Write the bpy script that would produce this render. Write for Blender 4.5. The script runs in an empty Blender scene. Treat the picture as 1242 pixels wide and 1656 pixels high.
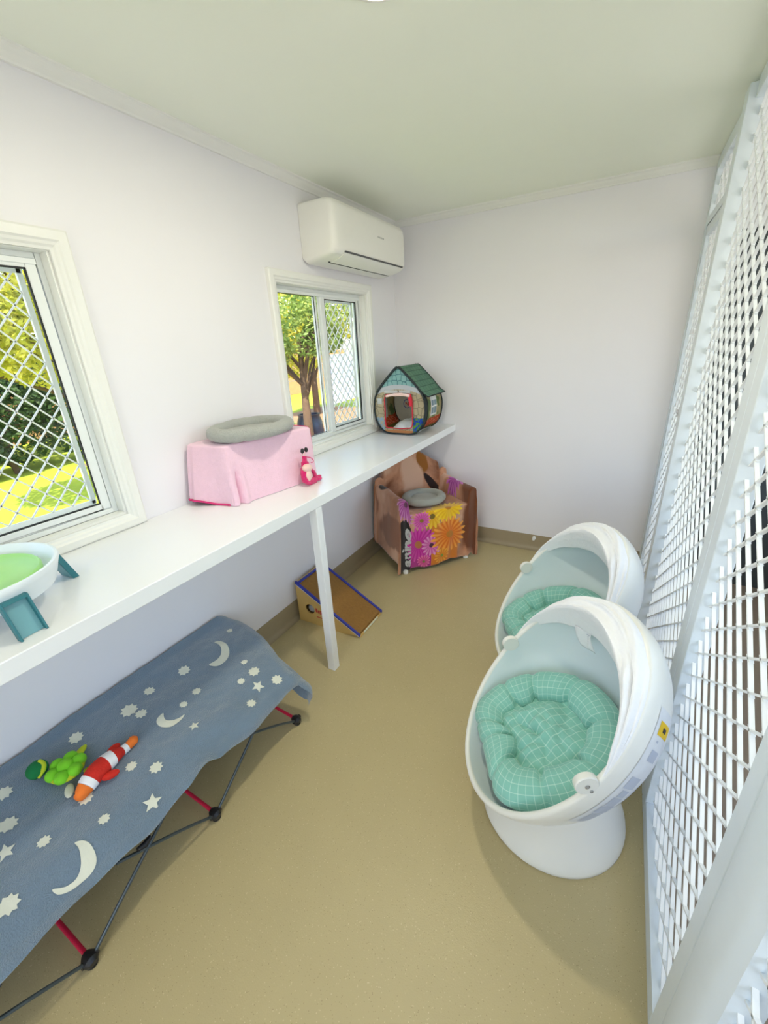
import bpy, math, random
from mathutils import Vector, Matrix, noise
random.seed(7)
S = bpy.context.scene
COL = S.collection
PI = math.pi
sin, cos, R = math.sin, math.cos, math.radians

# ------------------------------------------------------------------ materials
def lin(c):
    return c / 12.92 if c <= .04045 else ((c + .055) / 1.055) ** 2.4
def rgb(r, g, b):
    return (lin(r / 255), lin(g / 255), lin(b / 255), 1)
def mat(name, col, rough=.6, metal=0.0, var=.06, scale=30, bump=0.0, bscale=None, spec=.5, emit=None, coat=0, sheen=0, sub=0):
    m = bpy.data.materials.new(name); m.use_nodes = True
    nt = m.node_tree; N = nt.nodes; L = nt.links
    b = N['Principled BSDF']
    b.inputs['Roughness'].default_value = rough; b.inputs['Metallic'].default_value = metal
    b.inputs['Specular IOR Level'].default_value = spec
    if coat: b.inputs['Coat Weight'].default_value = coat; b.inputs['Coat Roughness'].default_value = .1
    if sheen: b.inputs['Sheen Weight'].default_value = sheen
    tc = N.new('ShaderNodeTexCoord')
    nz = N.new('ShaderNodeTexNoise'); nz.inputs['Scale'].default_value = scale; nz.inputs['Detail'].default_value = 3
    L.new(tc.outputs['Object'], nz.inputs['Vector'])
    mx = N.new('ShaderNodeMixRGB')
    mx.inputs[1].default_value = tuple(max(0, c * (1 - var)) for c in col[:3]) + (1,)
    mx.inputs[2].default_value = tuple(min(1, c * (1 + var)) for c in col[:3]) + (1,)
    L.new(nz.outputs['Fac'], mx.inputs[0]); L.new(mx.outputs[0], b.inputs['Base Color'])
    if bump:
        n2 = N.new('ShaderNodeTexNoise'); n2.inputs['Scale'].default_value = bscale or scale * 4
        n2.inputs['Detail'].default_value = 4
        L.new(tc.outputs['Object'], n2.inputs['Vector'])
        bp = N.new('ShaderNodeBump'); bp.inputs['Strength'].default_value = bump; bp.inputs['Distance'].default_value = .01
        L.new(n2.outputs['Fac'], bp.inputs['Height']); L.new(bp.outputs[0], b.inputs['Normal'])
    if emit:
        b.inputs['Emission Color'].default_value = col; b.inputs['Emission Strength'].default_value = emit
    return m
def nodes(m):
    nt = m.node_tree
    return nt, nt.nodes, nt.links, nt.nodes['Principled BSDF']
def mth(nt, op, a, b=None, c=None):
    n = nt.nodes.new('ShaderNodeMath'); n.operation = op
    for i, v in enumerate((a, b, c)):
        if v is None: continue
        if isinstance(v, (int, float)): n.inputs[i].default_value = v
        else: nt.links.new(v, n.inputs[i])
    return n.outputs[0]
def mixc(nt, fac, a, b):
    n = nt.nodes.new('ShaderNodeMixRGB')
    for i, v in enumerate((fac, a, b)):
        if isinstance(v, (int, float)): n.inputs[i].default_value = v
        elif isinstance(v, tuple): n.inputs[i].default_value = v
        else: nt.links.new(v, n.inputs[i])
    return n.outputs[0]

M = {}
M['wall'] = mat('painted_wall', (.83, .818, .85, 1), .42, var=.012, scale=4, bump=.02, bscale=180)
M['ceil'] = mat('painted_ceiling', (.88, .91, .80, 1), .7, var=.012, scale=4)
M['trim'] = mat('gloss_trim', (.84, .84, .80, 1), .3, var=.01)
M['bench'] = mat('bench_paint', (.86, .87, .88, 1), .22, var=.01, scale=5)
M['alu'] = mat('white_aluminium', (.80, .83, .82, 1), .35, var=.02)
M['aluframe'] = mat('door_frame_powdercoat', (.72, .79, .84, 1), .35, var=.02)
M['grille'] = mat('white_grille', (.84, .87, .88, 1), .38, var=.02)
M['wgrille'] = mat('window_grille', (.74, .77, .77, 1), .38, var=.02)
M['rubber'] = mat('black_gasket', (.012, .014, .014, 1), .6)
M['plastic'] = mat('white_plastic', (.86, .85, .80, 1), .32, var=.01)
M['acgrey'] = mat('grey_print', (.45, .45, .43, 1), .5)
M['chair'] = mat('egg_chair_plastic', (.80, .80, .75, 1), .28, var=.012, scale=6)
M['chairin'] = mat('egg_chair_lining', (.72, .80, .82, 1), .45, var=.012, scale=6)
M['white_fab'] = mat('white_fabric', (.87, .88, .90, 1), .85, var=.02, scale=60, bump=.35, bscale=60, sheen=.2)
M['steel'] = mat('steel', (.6, .6, .62, 1), .25, metal=1)
M['greybed'] = mat('grey_plush', rgb(172, 174, 168), .95, var=.16, scale=120, bump=.8, bscale=240, sheen=.4)
M['bluebed'] = mat('blue_grey_plush', rgb(164, 166, 158), .95, var=.16, scale=120, bump=.8, bscale=240, sheen=.4)
M['pinkfl'] = mat('pink_fleece', rgb(240, 200, 218), .9, var=.05, scale=60, bump=.3, bscale=300, sheen=.5)
M['pinktrim'] = mat('hot_pink_edging', rgb(206, 52, 116), .8)
M['hotpink'] = mat('hot_pink_plush', rgb(222, 22, 110), .9, var=.12, scale=150, bump=.6, bscale=400, sheen=.3)
M['palepink'] = mat('pale_pink_plush', rgb(240, 205, 195), .9, var=.06, scale=120, bump=.4, bscale=400)
M['black'] = mat('black_plastic', (.012, .012, .014, 1), .4)
M['blackfab'] = mat('black_binding', (.012, .02, .022, 1), .7)
M['red'] = mat('red_tube', rgb(205, 38, 70), .3, var=.03)
M['grey_pole'] = mat('grey_pole', rgb(78, 88, 92), .35, metal=.4)
M['canvas'] = mat('black_canvas', (.015, .016, .018, 1), .9)
M['teal'] = mat('teal_plastic', rgb(40, 112, 122), .35, var=.03)
M['tealin'] = mat('light_teal_plastic', rgb(112, 165, 172), .4, var=.03)
M['lime'] = mat('lime_plastic', rgb(165, 222, 130), .35, var=.03)
M['dish'] = mat('white_dish', (.80, .86, .90, 1), .3, var=.01)
M['green_t'] = mat('lime_plush', rgb(128, 215, 40), .85, var=.06, scale=120, bump=.3)
M['dkgreen'] = mat('dark_green_plush', rgb(8, 120, 62), .85, var=.1, scale=120, bump=.3)
M['yellowg'] = mat('yellow_green_plush', rgb(190, 205, 40), .85)
M['cream'] = mat('cream_felt', rgb(225, 226, 205), .9)
M['orange'] = mat('orange_red_plush', rgb(205, 38, 22), .85, var=.2, scale=50, bump=.3)
M['orange2'] = mat('orange_plush', rgb(235, 120, 40), .85, var=.2, scale=60)
M['whiteplush'] = mat('white_plush', (.85, .85, .87, 1), .9, var=.03, scale=80)
M['card'] = mat('cardboard', rgb(205, 172, 104), .8, var=.06, scale=40)
M['blueprint'] = mat('blue_print', rgb(48, 58, 160), .5)
M['redprint'] = mat('red_print', rgb(190, 70, 60), .6)
M['whiteprint'] = mat('white_print', (.8, .8, .78, 1), .6)
M['ball'] = mat('grey_ball', (.4, .41, .44, 1), .4)
M['redbind'] = mat('red_binding', rgb(200, 30, 52), .7)
M['tentgrey'] = mat('tent_inner', rgb(196, 190, 172), .9, var=.08, scale=20)
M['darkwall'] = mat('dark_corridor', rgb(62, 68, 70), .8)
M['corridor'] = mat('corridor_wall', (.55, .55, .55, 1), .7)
M['brown_floor'] = mat('corridor_floor', rgb(140, 126, 112), .6, var=.05)
M['bark'] = mat('bark', rgb(96, 76, 58), .9, var=.35, scale=18, bump=.6, bscale=40)
M['concrete'] = mat('concrete', rgb(190, 186, 178), .85, var=.06, scale=8)
M['fencewhite'] = mat('white_panel', (.75, .76, .80, 1), .5)
M['pot'] = mat('dark_blue_pot', rgb(30, 40, 62), .35)
M['yellowlab'] = mat('yellow_label', rgb(226, 186, 24), .5)
M['labelgrey'] = mat('label_film', (.70, .72, .74, 1), .4)
M['labeldark'] = mat('label_print_grey', (.46, .50, .58, 1), .5)
M['ink'] = mat('black_ink', (.03, .03, .04, 1), .5)
M['ventdark'] = mat('vent_shadow_grey', (.10, .10, .10, 1), .6)
M['lamp'] = mat('lamp_diffuser', (1, .95, .82, 1), .5, emit=9)

# vinyl floor with speckle
def floor_mat(name, base):
    m = mat(name, base, .42, var=.05, scale=5, bump=.08, bscale=260, spec=.4)
    nt, N, L, b = nodes(m)
    tc = N.new('ShaderNodeTexCoord')
    src = b.inputs['Base Color'].links[0].from_socket
    for sc, thr, c in ((95, .13, rgb(222, 208, 164)), (120, .13, rgb(132, 112, 76)), (60, .08, rgb(228, 216, 176))):
        v = N.new('ShaderNodeTexVoronoi'); v.inputs['Scale'].default_value = sc
        L.new(tc.outputs['Object'], v.inputs['Vector'])
        f = mth(nt, 'LESS_THAN', v.outputs['Distance'], thr)
        src = mixc(nt, mth(nt, 'MULTIPLY', f, .55), src, c)
    L.new(src, b.inputs['Base Color'])
    return m
M['floor'] = floor_mat('speckled_vinyl', rgb(188, 173, 130))
M['skirt'] = mat('vinyl_coving', rgb(160, 145, 116), .45, var=.04, scale=60)

# green check cushion cloth (UV in metres)
def check_mat():
    m = mat('green_check_cotton', rgb(132, 192, 178), .9, var=.07, scale=25, bump=.25, bscale=70, sheen=.2)
    nt, N, L, b = nodes(m)
    uv = N.new('ShaderNodeUVMap'); sp = N.new('ShaderNodeSeparateXYZ'); L.new(uv.outputs[0], sp.inputs[0])
    src = b.inputs['Base Color'].links[0].from_socket
    for ax in ('X', 'Y'):
        f = mth(nt, 'FRACT', mth(nt, 'MULTIPLY', sp.outputs[ax], 1 / .025))
        ln = mth(nt, 'LESS_THAN', f, .10)
        src = mixc(nt, mth(nt, 'MULTIPLY', ln, .38), src, rgb(214, 238, 228))
    L.new(src, b.inputs['Base Color'])
    return m
M['check'] = check_mat()

# corrugated scratching surface
def ramp_mat():
    m = mat('corrugated_card', rgb(158, 116, 58), .95, var=.22, scale=70, bump=.5, bscale=220)
    nt, N, L, b = nodes(m)
    tc = N.new('ShaderNodeTexCoord'); w = N.new('ShaderNodeTexWave'); w.inputs['Scale'].default_value = 60
    w.bands_direction = 'Y'; w.inputs['Distortion'].default_value = 1.5
    L.new(tc.outputs['Object'], w.inputs['Vector'])
    src = b.inputs['Base Color'].links[0].from_socket
    L.new(mixc(nt, mth(nt, 'MULTIPLY', w.outputs['Fac'], .35), src, rgb(110, 76, 34)), b.inputs['Base Color'])
    return m
M['ramp'] = ramp_mat()

# blue-grey fleece
def fleece():
    m = mat('blue_grey_fleece', rgb(110, 130, 148), .95, var=.10, scale=9, bump=.5, bscale=260, sheen=.8)
    return m
M['fleece'] = fleece()
M['glow'] = mat('cream_star_print', rgb(222, 224, 208), .9, var=.03, scale=100)

# leaves
def leaf(name, c1, c2):
    m = bpy.data.materials.new(name); m.use_nodes = True
    nt, N, L, b = nodes(m)
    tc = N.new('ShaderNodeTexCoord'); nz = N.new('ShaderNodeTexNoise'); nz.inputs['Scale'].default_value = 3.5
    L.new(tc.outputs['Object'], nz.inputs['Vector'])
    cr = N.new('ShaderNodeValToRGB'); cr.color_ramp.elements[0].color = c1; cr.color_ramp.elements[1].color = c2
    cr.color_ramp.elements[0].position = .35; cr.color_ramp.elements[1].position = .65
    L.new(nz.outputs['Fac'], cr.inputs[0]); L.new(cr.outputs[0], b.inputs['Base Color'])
    b.inputs['Roughness'].default_value = .55
    tr = N.new('ShaderNodeBsdfTranslucent'); L.new(cr.outputs[0], tr.inputs['Color'])
    mx = N.new('ShaderNodeMixShader'); mx.inputs[0].default_value = .4
    L.new(b.outputs[0], mx.inputs[1]); L.new(tr.outputs[0], mx.inputs[2])
    L.new(mx.outputs[0], N['Material Output'].inputs['Surface'])
    return m
M['leaf_y'] = leaf('yellow_green_leaves', (.42, .46, .03, 1), (.75, .68, .10, 1))
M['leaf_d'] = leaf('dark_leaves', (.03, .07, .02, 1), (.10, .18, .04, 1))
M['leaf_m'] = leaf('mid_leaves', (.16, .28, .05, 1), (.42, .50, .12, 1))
def grass_mat():
    m = mat('lawn', rgb(150, 168, 40), .9, var=.3, scale=2.2, bump=.6, bscale=60)
    return m
M['lawn'] = grass_mat()
M['dirt'] = mat('garden_bed', rgb(150, 118, 84), .95, var=.3, scale=6)

def glass_mat():
    m = bpy.data.materials.new('window_glass'); m.use_nodes = True
    nt = m.node_tree; N = nt.nodes; L = nt.links
    N.remove(N['Principled BSDF'])
    t = N.new('ShaderNodeBsdfTransparent'); g = N.new('ShaderNodeBsdfGlossy'); g.inputs['Roughness'].default_value = .02
    f = N.new('ShaderNodeFresnel'); f.inputs['IOR'].default_value = 1.3
    mx = N.new('ShaderNodeMixShader'); ge = N.new('ShaderNodeNewGeometry'); L.new(mth(nt, 'MULTIPLY', f.outputs[0], mth(nt, 'SUBTRACT', 1.0, ge.outputs['Backfacing'])), mx.inputs[0]); L.new(t.outputs[0], mx.inputs[1]); L.new(g.outputs[0], mx.inputs[2])
    L.new(mx.outputs[0], N['Material Output'].inputs['Surface'])
    return m
M['glass'] = glass_mat()

# ------------------------------------------------------------------ mesh helper
class MB:
    def __init__(s): s.v = []; s.f = []; s.m = []; s.uv = []; s.k = 0
    def add(s, vs, fs, k=None, uvs=None):
        o = len(s.v); s.v += [tuple(x) for x in vs]
        for i, f in enumerate(fs):
            s.f.append([o + j for j in f]); s.m.append(s.k if k is None else k)
            s.uv.append(uvs[i] if uvs else None)
        return s
    def box(s, a, b, k=None, M4=None):
        x0, y0, z0 = a; x1, y1, z1 = b
        vs = [(x0,y0,z0),(x1,y0,z0),(x1,y1,z0),(x0,y1,z0),(x0,y0,z1),(x1,y0,z1),(x1,y1,z1),(x0,y1,z1)]
        if M4: vs = [M4 @ Vector(p) for p in vs]
        return s.add(vs, [(0,3,2,1),(4,5,6,7),(0,1,5,4),(1,2,6,5),(2,3,7,6),(3,0,4,7)], k)
    def prism(s, prof, p0, ax, length, k=None):
        # prof: list of Vectors (closed), extruded along ax
        n = len(prof); ax = Vector(ax).normalized() * length; p0 = Vector(p0)
        a = [p0 + Vector(q) for q in prof]; b = [q + ax for q in a]
        fs = [(i, (i+1) % n, n + (i+1) % n, n + i) for i in range(n)] + [tuple(range(n-1, -1, -1)), tuple(range(n, 2*n))]
        return s.add(a + b, fs, k)
    def tube(s, path, r, n=10, k=None, closed=False, caps=True, sq=None):
        path = [Vector(p) for p in path]; m = len(path)
        rr = r if isinstance(r, (list, tuple)) else [r] * m
        vs = []; up = None
        for i, p in enumerate(path):
            if closed: t = path[(i+1) % m] - path[i-1]
            else: t = path[min(i+1, m-1)] - path[max(i-1, 0)]
            t.normalize()
            if up is None:
                up = Vector((0,0,1)) if abs(t.z) < .9 else Vector((1,0,0))
            a = t.cross(up)
            if a.length < 1e-4: a = t.orthogonal()
            a.normalize(); up = a.cross(t).normalized()
            for j in range(n):
                q = 2*PI*j/n
                vs.append(p + (a*cos(q) + up*sin(q) * (sq or 1)) * rr[i])
        fs = []
        for i in range(m if closed else m-1):
            for j in range(n):
                i2 = (i+1) % m
                fs.append((i*n+j, i*n+(j+1)%n, i2*n+(j+1)%n, i2*n+j))
        if not closed and caps:
            fs.append(tuple(range(n-1,-1,-1))); fs.append(tuple(range((m-1)*n, m*n)))
        return s.add(vs, fs, k)
    def cyl(s, a, b, r, n=20, k=None, r2=None):
        return s.tube([a, b], [r, r if r2 is None else r2], n, k)
    def lathe(s, prof, c, n=40, k=None, axis=None):
        c = Vector(c); vs = []
        Q = Matrix.Identity(3) if axis is None else Vector((0,0,1)).rotation_difference(Vector(axis)).to_matrix()
        for (r, z) in prof:
            for j in range(n):
                q = 2*PI*j/n; vs.append(c + Q @ Vector((r*cos(q), r*sin(q), z)))
        fs = []
        for i in range(len(prof)-1):
            for j in range(n):
                fs.append((i*n+j, i*n+(j+1)%n, (i+1)*n+(j+1)%n, (i+1)*n+j))
        if prof[0][0] > 1e-6: fs.append(tuple(range(n-1,-1,-1)))
        if prof[-1][0] > 1e-6: fs.append(tuple(range((len(prof)-1)*n, len(prof)*n)))
        return s.add(vs, fs, k)
    def grid(s, fn, nu, nv, k=None, wu=False, wv=False, uvf=None, flip=False):
        # fn(i/nu, j/nv)
        cu = nu if wu else nu + 1; cv = nv if wv else nv + 1
        vs = [fn(i/nu, j/nv) for i in range(cu) for j in range(cv)]
        fs = []; uvs = []
        for i in range(nu):
            for j in range(nv):
                i2 = (i+1) % cu; j2 = (j+1) % cv
                q = (i*cv+j, i2*cv+j, i2*cv+j2, i*cv+j2)
                fs.append(q[::-1] if flip else q)
                if uvf:
                    u4 = [uvf(i/nu, j/nv), uvf((i+1)/nu, j/nv), uvf((i+1)/nu, (j+1)/nv), uvf(i/nu, (j+1)/nv)]
                    uvs.append(u4[::-1] if flip else u4)
        return s.add(vs, fs, k, uvs if uvf else None)
    def ell(s, c, rad, rot=None, nu=20, nv=12, k=None):
        c = Vector(c)
        Q = rot or Matrix.Identity(3)
        def f(u, v):
            a = 2*PI*u; b = PI*(v-.5)*.999
            return c + Q @ Vector((rad[0]*cos(b)*cos(a), rad[1]*cos(b)*sin(a), rad[2]*sin(b)))
        return s.grid(f, nu, nv, k, wu=True)
    def build(s, name, mats, parent=None, smooth=40, sub=0, bevel=0, solid=0, weld=True, label=None, kind=None):
        me = bpy.data.meshes.new(name)
        off = Vector((0,0,0)); p = parent
        while p is not None:
            off += p.location; p = p.parent
        me.from_pydata([tuple(Vector(v) - off) for v in s.v], [], s.f)
        if not isinstance(mats, (list, tuple)): mats = [mats]
        for m_ in mats: me.materials.append(m_)
        for p_, k_ in zip(me.polygons, s.m): p_.material_index = k_
        if any(u is not None for u in s.uv):
            lay = me.uv_layers.new(name='UVMap')
            for p_, u in zip(me.polygons, s.uv):
                if u:
                    for li, q in zip(p_.loop_indices, u): lay.data[li].uv = q
        me.update(); me.validate()
        import bmesh
        bm = bmesh.new(); bm.from_mesh(me)
        if weld: bmesh.ops.remove_doubles(bm, verts=bm.verts, dist=1e-6)
        bmesh.ops.recalc_face_normals(bm, faces=bm.faces)
        for f in bm.faces: f.smooth = bool(smooth)
        if smooth:
            for e in bm.edges:
                if len(e.link_faces) == 2 and e.calc_face_angle(0) > R(smooth): e.smooth = False
        bm.to_mesh(me); bm.free()
        o = bpy.data.objects.new(name, me); COL.objects.link(o)
        if parent is not None: o.parent = parent
        if bevel:
            b = o.modifiers.new('bevel', 'BEVEL'); b.width = bevel; b.segments = 3; b.limit_method = 'ANGLE'; b.angle_limit = R(40)
        if solid:
            q = o.modifiers.new('solid', 'SOLIDIFY'); q.thickness = solid; q.offset = 0
        if sub:
            q = o.modifiers.new('sub', 'SUBSURF'); q.levels = sub; q.render_levels = sub
        if label: o['label'] = label
        if kind: o['kind'] = kind
        return o

def thing(name, label, cat, loc, group=None):
    o = bpy.data.objects.new(name, None); COL.objects.link(o)
    o.location = loc; o.empty_display_size = .05
    o['label'] = label; o['category'] = cat
    if group: o['group'] = group
    return o
def tag(o, label, cat, group=None):
    o['label'] = label; o['category'] = cat
    if group: o['group'] = group
    return o
def struct_root(name, label, cat, loc):
    o = thing(name, label, cat, loc); o['kind'] = 'structure'; return o
def struct(o, label=None, cat=None):
    o['kind'] = 'structure'
    if label: o['label'] = label
    if cat: o['category'] = cat
    return o
def nz(x, y, z=0, s=1.0):
    return noise.noise(Vector((x*s, y*s, z*s)))
def sm(t):
    t = max(0, min(1, t)); return t*t*(3-2*t)
def catmull(pts, n=8, closed=False):
    P = [Vector(p) for p in pts]; m = len(P); out = []
    rng = m if closed else m - 1
    for i in range(rng):
        p0 = P[(i-1) % m] if closed or i > 0 else P[0]
        p1 = P[i]; p2 = P[(i+1) % m]
        p3 = P[(i+2) % m] if closed or i + 2 < m else P[-1]
        for j in range(n):
            t = j / n
            out.append(.5*((2*p1) + (p2-p0)*t + (2*p0-5*p1+4*p2-p3)*t*t + (3*p1-p0-3*p2+p3)*t**3))
    if not closed: out.append(P[-1])
    return out

# ------------------------------------------------------------------ the room
W, D, H = 1.8935, 3.0247, 2.4
YN = -1.35                                            # near end, behind the camera
BH = .975
b = MB(); b.box((-.1, YN - .1, -.12), (1.95, D + .1, 0)); struct(b.build('floor', M['floor'], smooth=0), 'speckled khaki vinyl floor of the cat room', 'floor')
b = MB(); b.box((-.1, YN - .1, H), (3.2, D + .1, H + .06)); struct(b.build('ceiling', M['ceil'], smooth=0), 'pale plain painted ceiling', 'ceiling')
# windows: opening y range, z range
WZ0, WZ1 = 1.03, 1.915
W1 = (-.222, .667); W2 = (1.684, 2.573)
b = MB(); t0, t1 = -.10, 0
b.box((t0, YN - .1, -.12), (t1, D + .1, WZ0)); b.box((t0, YN - .1, WZ1), (t1, D + .1, H))
b.box((t0, YN - .1, WZ0), (t1, W1[0], WZ1)); b.box((t0, W1[1], WZ0), (t1, W2[0], WZ1)); b.box((t0, W2[1], WZ0), (t1, D + .1, WZ1))
struct(b.build('wall_left', M['wall'], smooth=0), 'pale left wall with two windows', 'wall')
b = MB(); b.box((0, D, -.12), (1.95, D + .1, H)); struct(b.build('wall_back', M['wall'], smooth=0), 'pale back wall at the far end', 'wall')
b = MB(); b.box((0, YN - .1, 0), (.75, YN, H)); b.box((.75, YN - .1, 2.06), (1.95, YN, H)); b.box((1.75, YN - .1, 0), (1.95, YN, 2.06))
struct(b.build('wall_near', M['wall'], smooth=0), 'pale near wall with the open doorway behind the viewer', 'wall')
# cornices
cp = [(0, 2.3623), (.010, 2.3623), (.013, 2.368), (.017, 2.371), (.026, 2.379), (.034, 2.389), (.038, 2.391), (.0436, 2.393), (.0436, 2.4), (0, 2.4)]
b = MB(); b.prism([Vector((x, 0, z)) for x, z in cp], (0, YN, 0), (0, 1, 0), D - YN); struct(b.build('trim_1', M['trim'], smooth=0), 'white cornice along the left wall', 'cornice')
b = MB(); b.prism([Vector((0, -x, z)) for x, z in cp], (0, D, 0), (1, 0, 0), W + .0); struct(b.build('trim_2', M['trim'], smooth=0), 'white cornice along the back wall', 'cornice')
# coved vinyl skirting
sp_ = [(0, .1255), (.004, .1255), (.005, .040)] + [(.005 + .03*(1-cos(q)), .0305 - .03*sin(q)) for q in (R(15), R(35), R(55), R(75))] + [(.036, .0008), (0, .0008)]
b = MB(); b.prism([Vector((x, 0, z)) for x, z in sp_], (0, YN, 0), (0, 1, 0), D - YN); struct(b.build('baseboard_left', M['skirt'], smooth=30), 'khaki coved vinyl skirting of the left wall', 'skirting')
b = MB(); b.prism([Vector((0, -x, z)) for x, z in sp_], (0, D, 0), (1, 0, 0), W); struct(b.build('baseboard_back', M['skirt'], smooth=30), 'khaki coved vinyl skirting of the back wall', 'skirting')

# ------------------------------------------------------------------ diamond grille
def grille(bm, y0, y1, z0, z1, x, py, pz, th, dep, k=0, round_nodes=True):
    # expanded-metal lattice of crossing strands; py, pz = cell diagonals
    hy, hz = py / 2, pz / 2
    L_ = math.hypot(hy, hz)
    for sgn in (1, -1):
        d = Vector((0, hy / L_, sgn * hz / L_)); nrm = Vector((0, -sgn * hz / L_, hy / L_))
        # lines z = z0 + sgn*(hz/hy)*(y - c)
        slope = sgn * hz / hy
        span = (z1 - z0) / (hz / hy)
        cs = []
        c = y0 - span - py
        while c < y1 + span + py:
            cs.append(c); c += py
        for c in cs:
            # param by y
            zc = lambda y: (z0 if sgn > 0 else z0) + slope * (y - c)
            ya, yb = y0, y1
            ys = sorted([c, c + (z1 - z0) / slope])
            ya = max(ya, ys[0]); yb = min(yb, ys[1])
            if yb - ya < .004: continue
            # wavy strand: waist pulled to the nodes
            a = Vector((x, ya, zc(ya))); e = Vector((x, yb, zc(yb)))
            n_ = nrm * th / 2; dx = Vector((dep / 2, 0, 0))
            vs = [a - n_ - dx, a + n_ - dx, a + n_ + dx, a - n_ + dx, e - n_ - dx, e + n_ - dx, e + n_ + dx, e - n_ + dx]
            bm.add(vs, [(0,1,2,3),(7,6,5,4),(0,4,5,1),(1,5,6,2),(2,6,7,3),(3,7,4,0)], k)
    if round_nodes and dep > .007:
        c0 = y0 - (z1 - z0) / (hz / hy) - py
        for n_ in range(int((z1 - z0) / hz) + 1):
            for m_ in range(int((y1 - c0) / hy) + 2):
                if (n_ + m_) % 2: continue
                yy, zz = c0 + m_*hy, z0 + n_*hz
                if not (y0 + .01 < yy < y1 - .01 and z0 + .008 < zz < z1 - .008): continue
                vs = []
                for sx in (-dep*.42, dep*.42):
                    vs += [(x + sx, yy - hy*.26, zz), (x + sx, yy - hy*.10, zz - hz*.085), (x + sx, yy + hy*.10, zz - hz*.085), (x + sx, yy + hy*.26, zz), (x + sx, yy + hy*.10, zz + hz*.085), (x + sx, yy - hy*.10, zz + hz*.085)]
                bm.add(vs, [(5,4,3,2,1,0),(6,7,8,9,10,11)] + [(i, (i+1) % 6, 6 + (i+1) % 6, 6 + i) for i in range(6)], k)
    return bm
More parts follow.
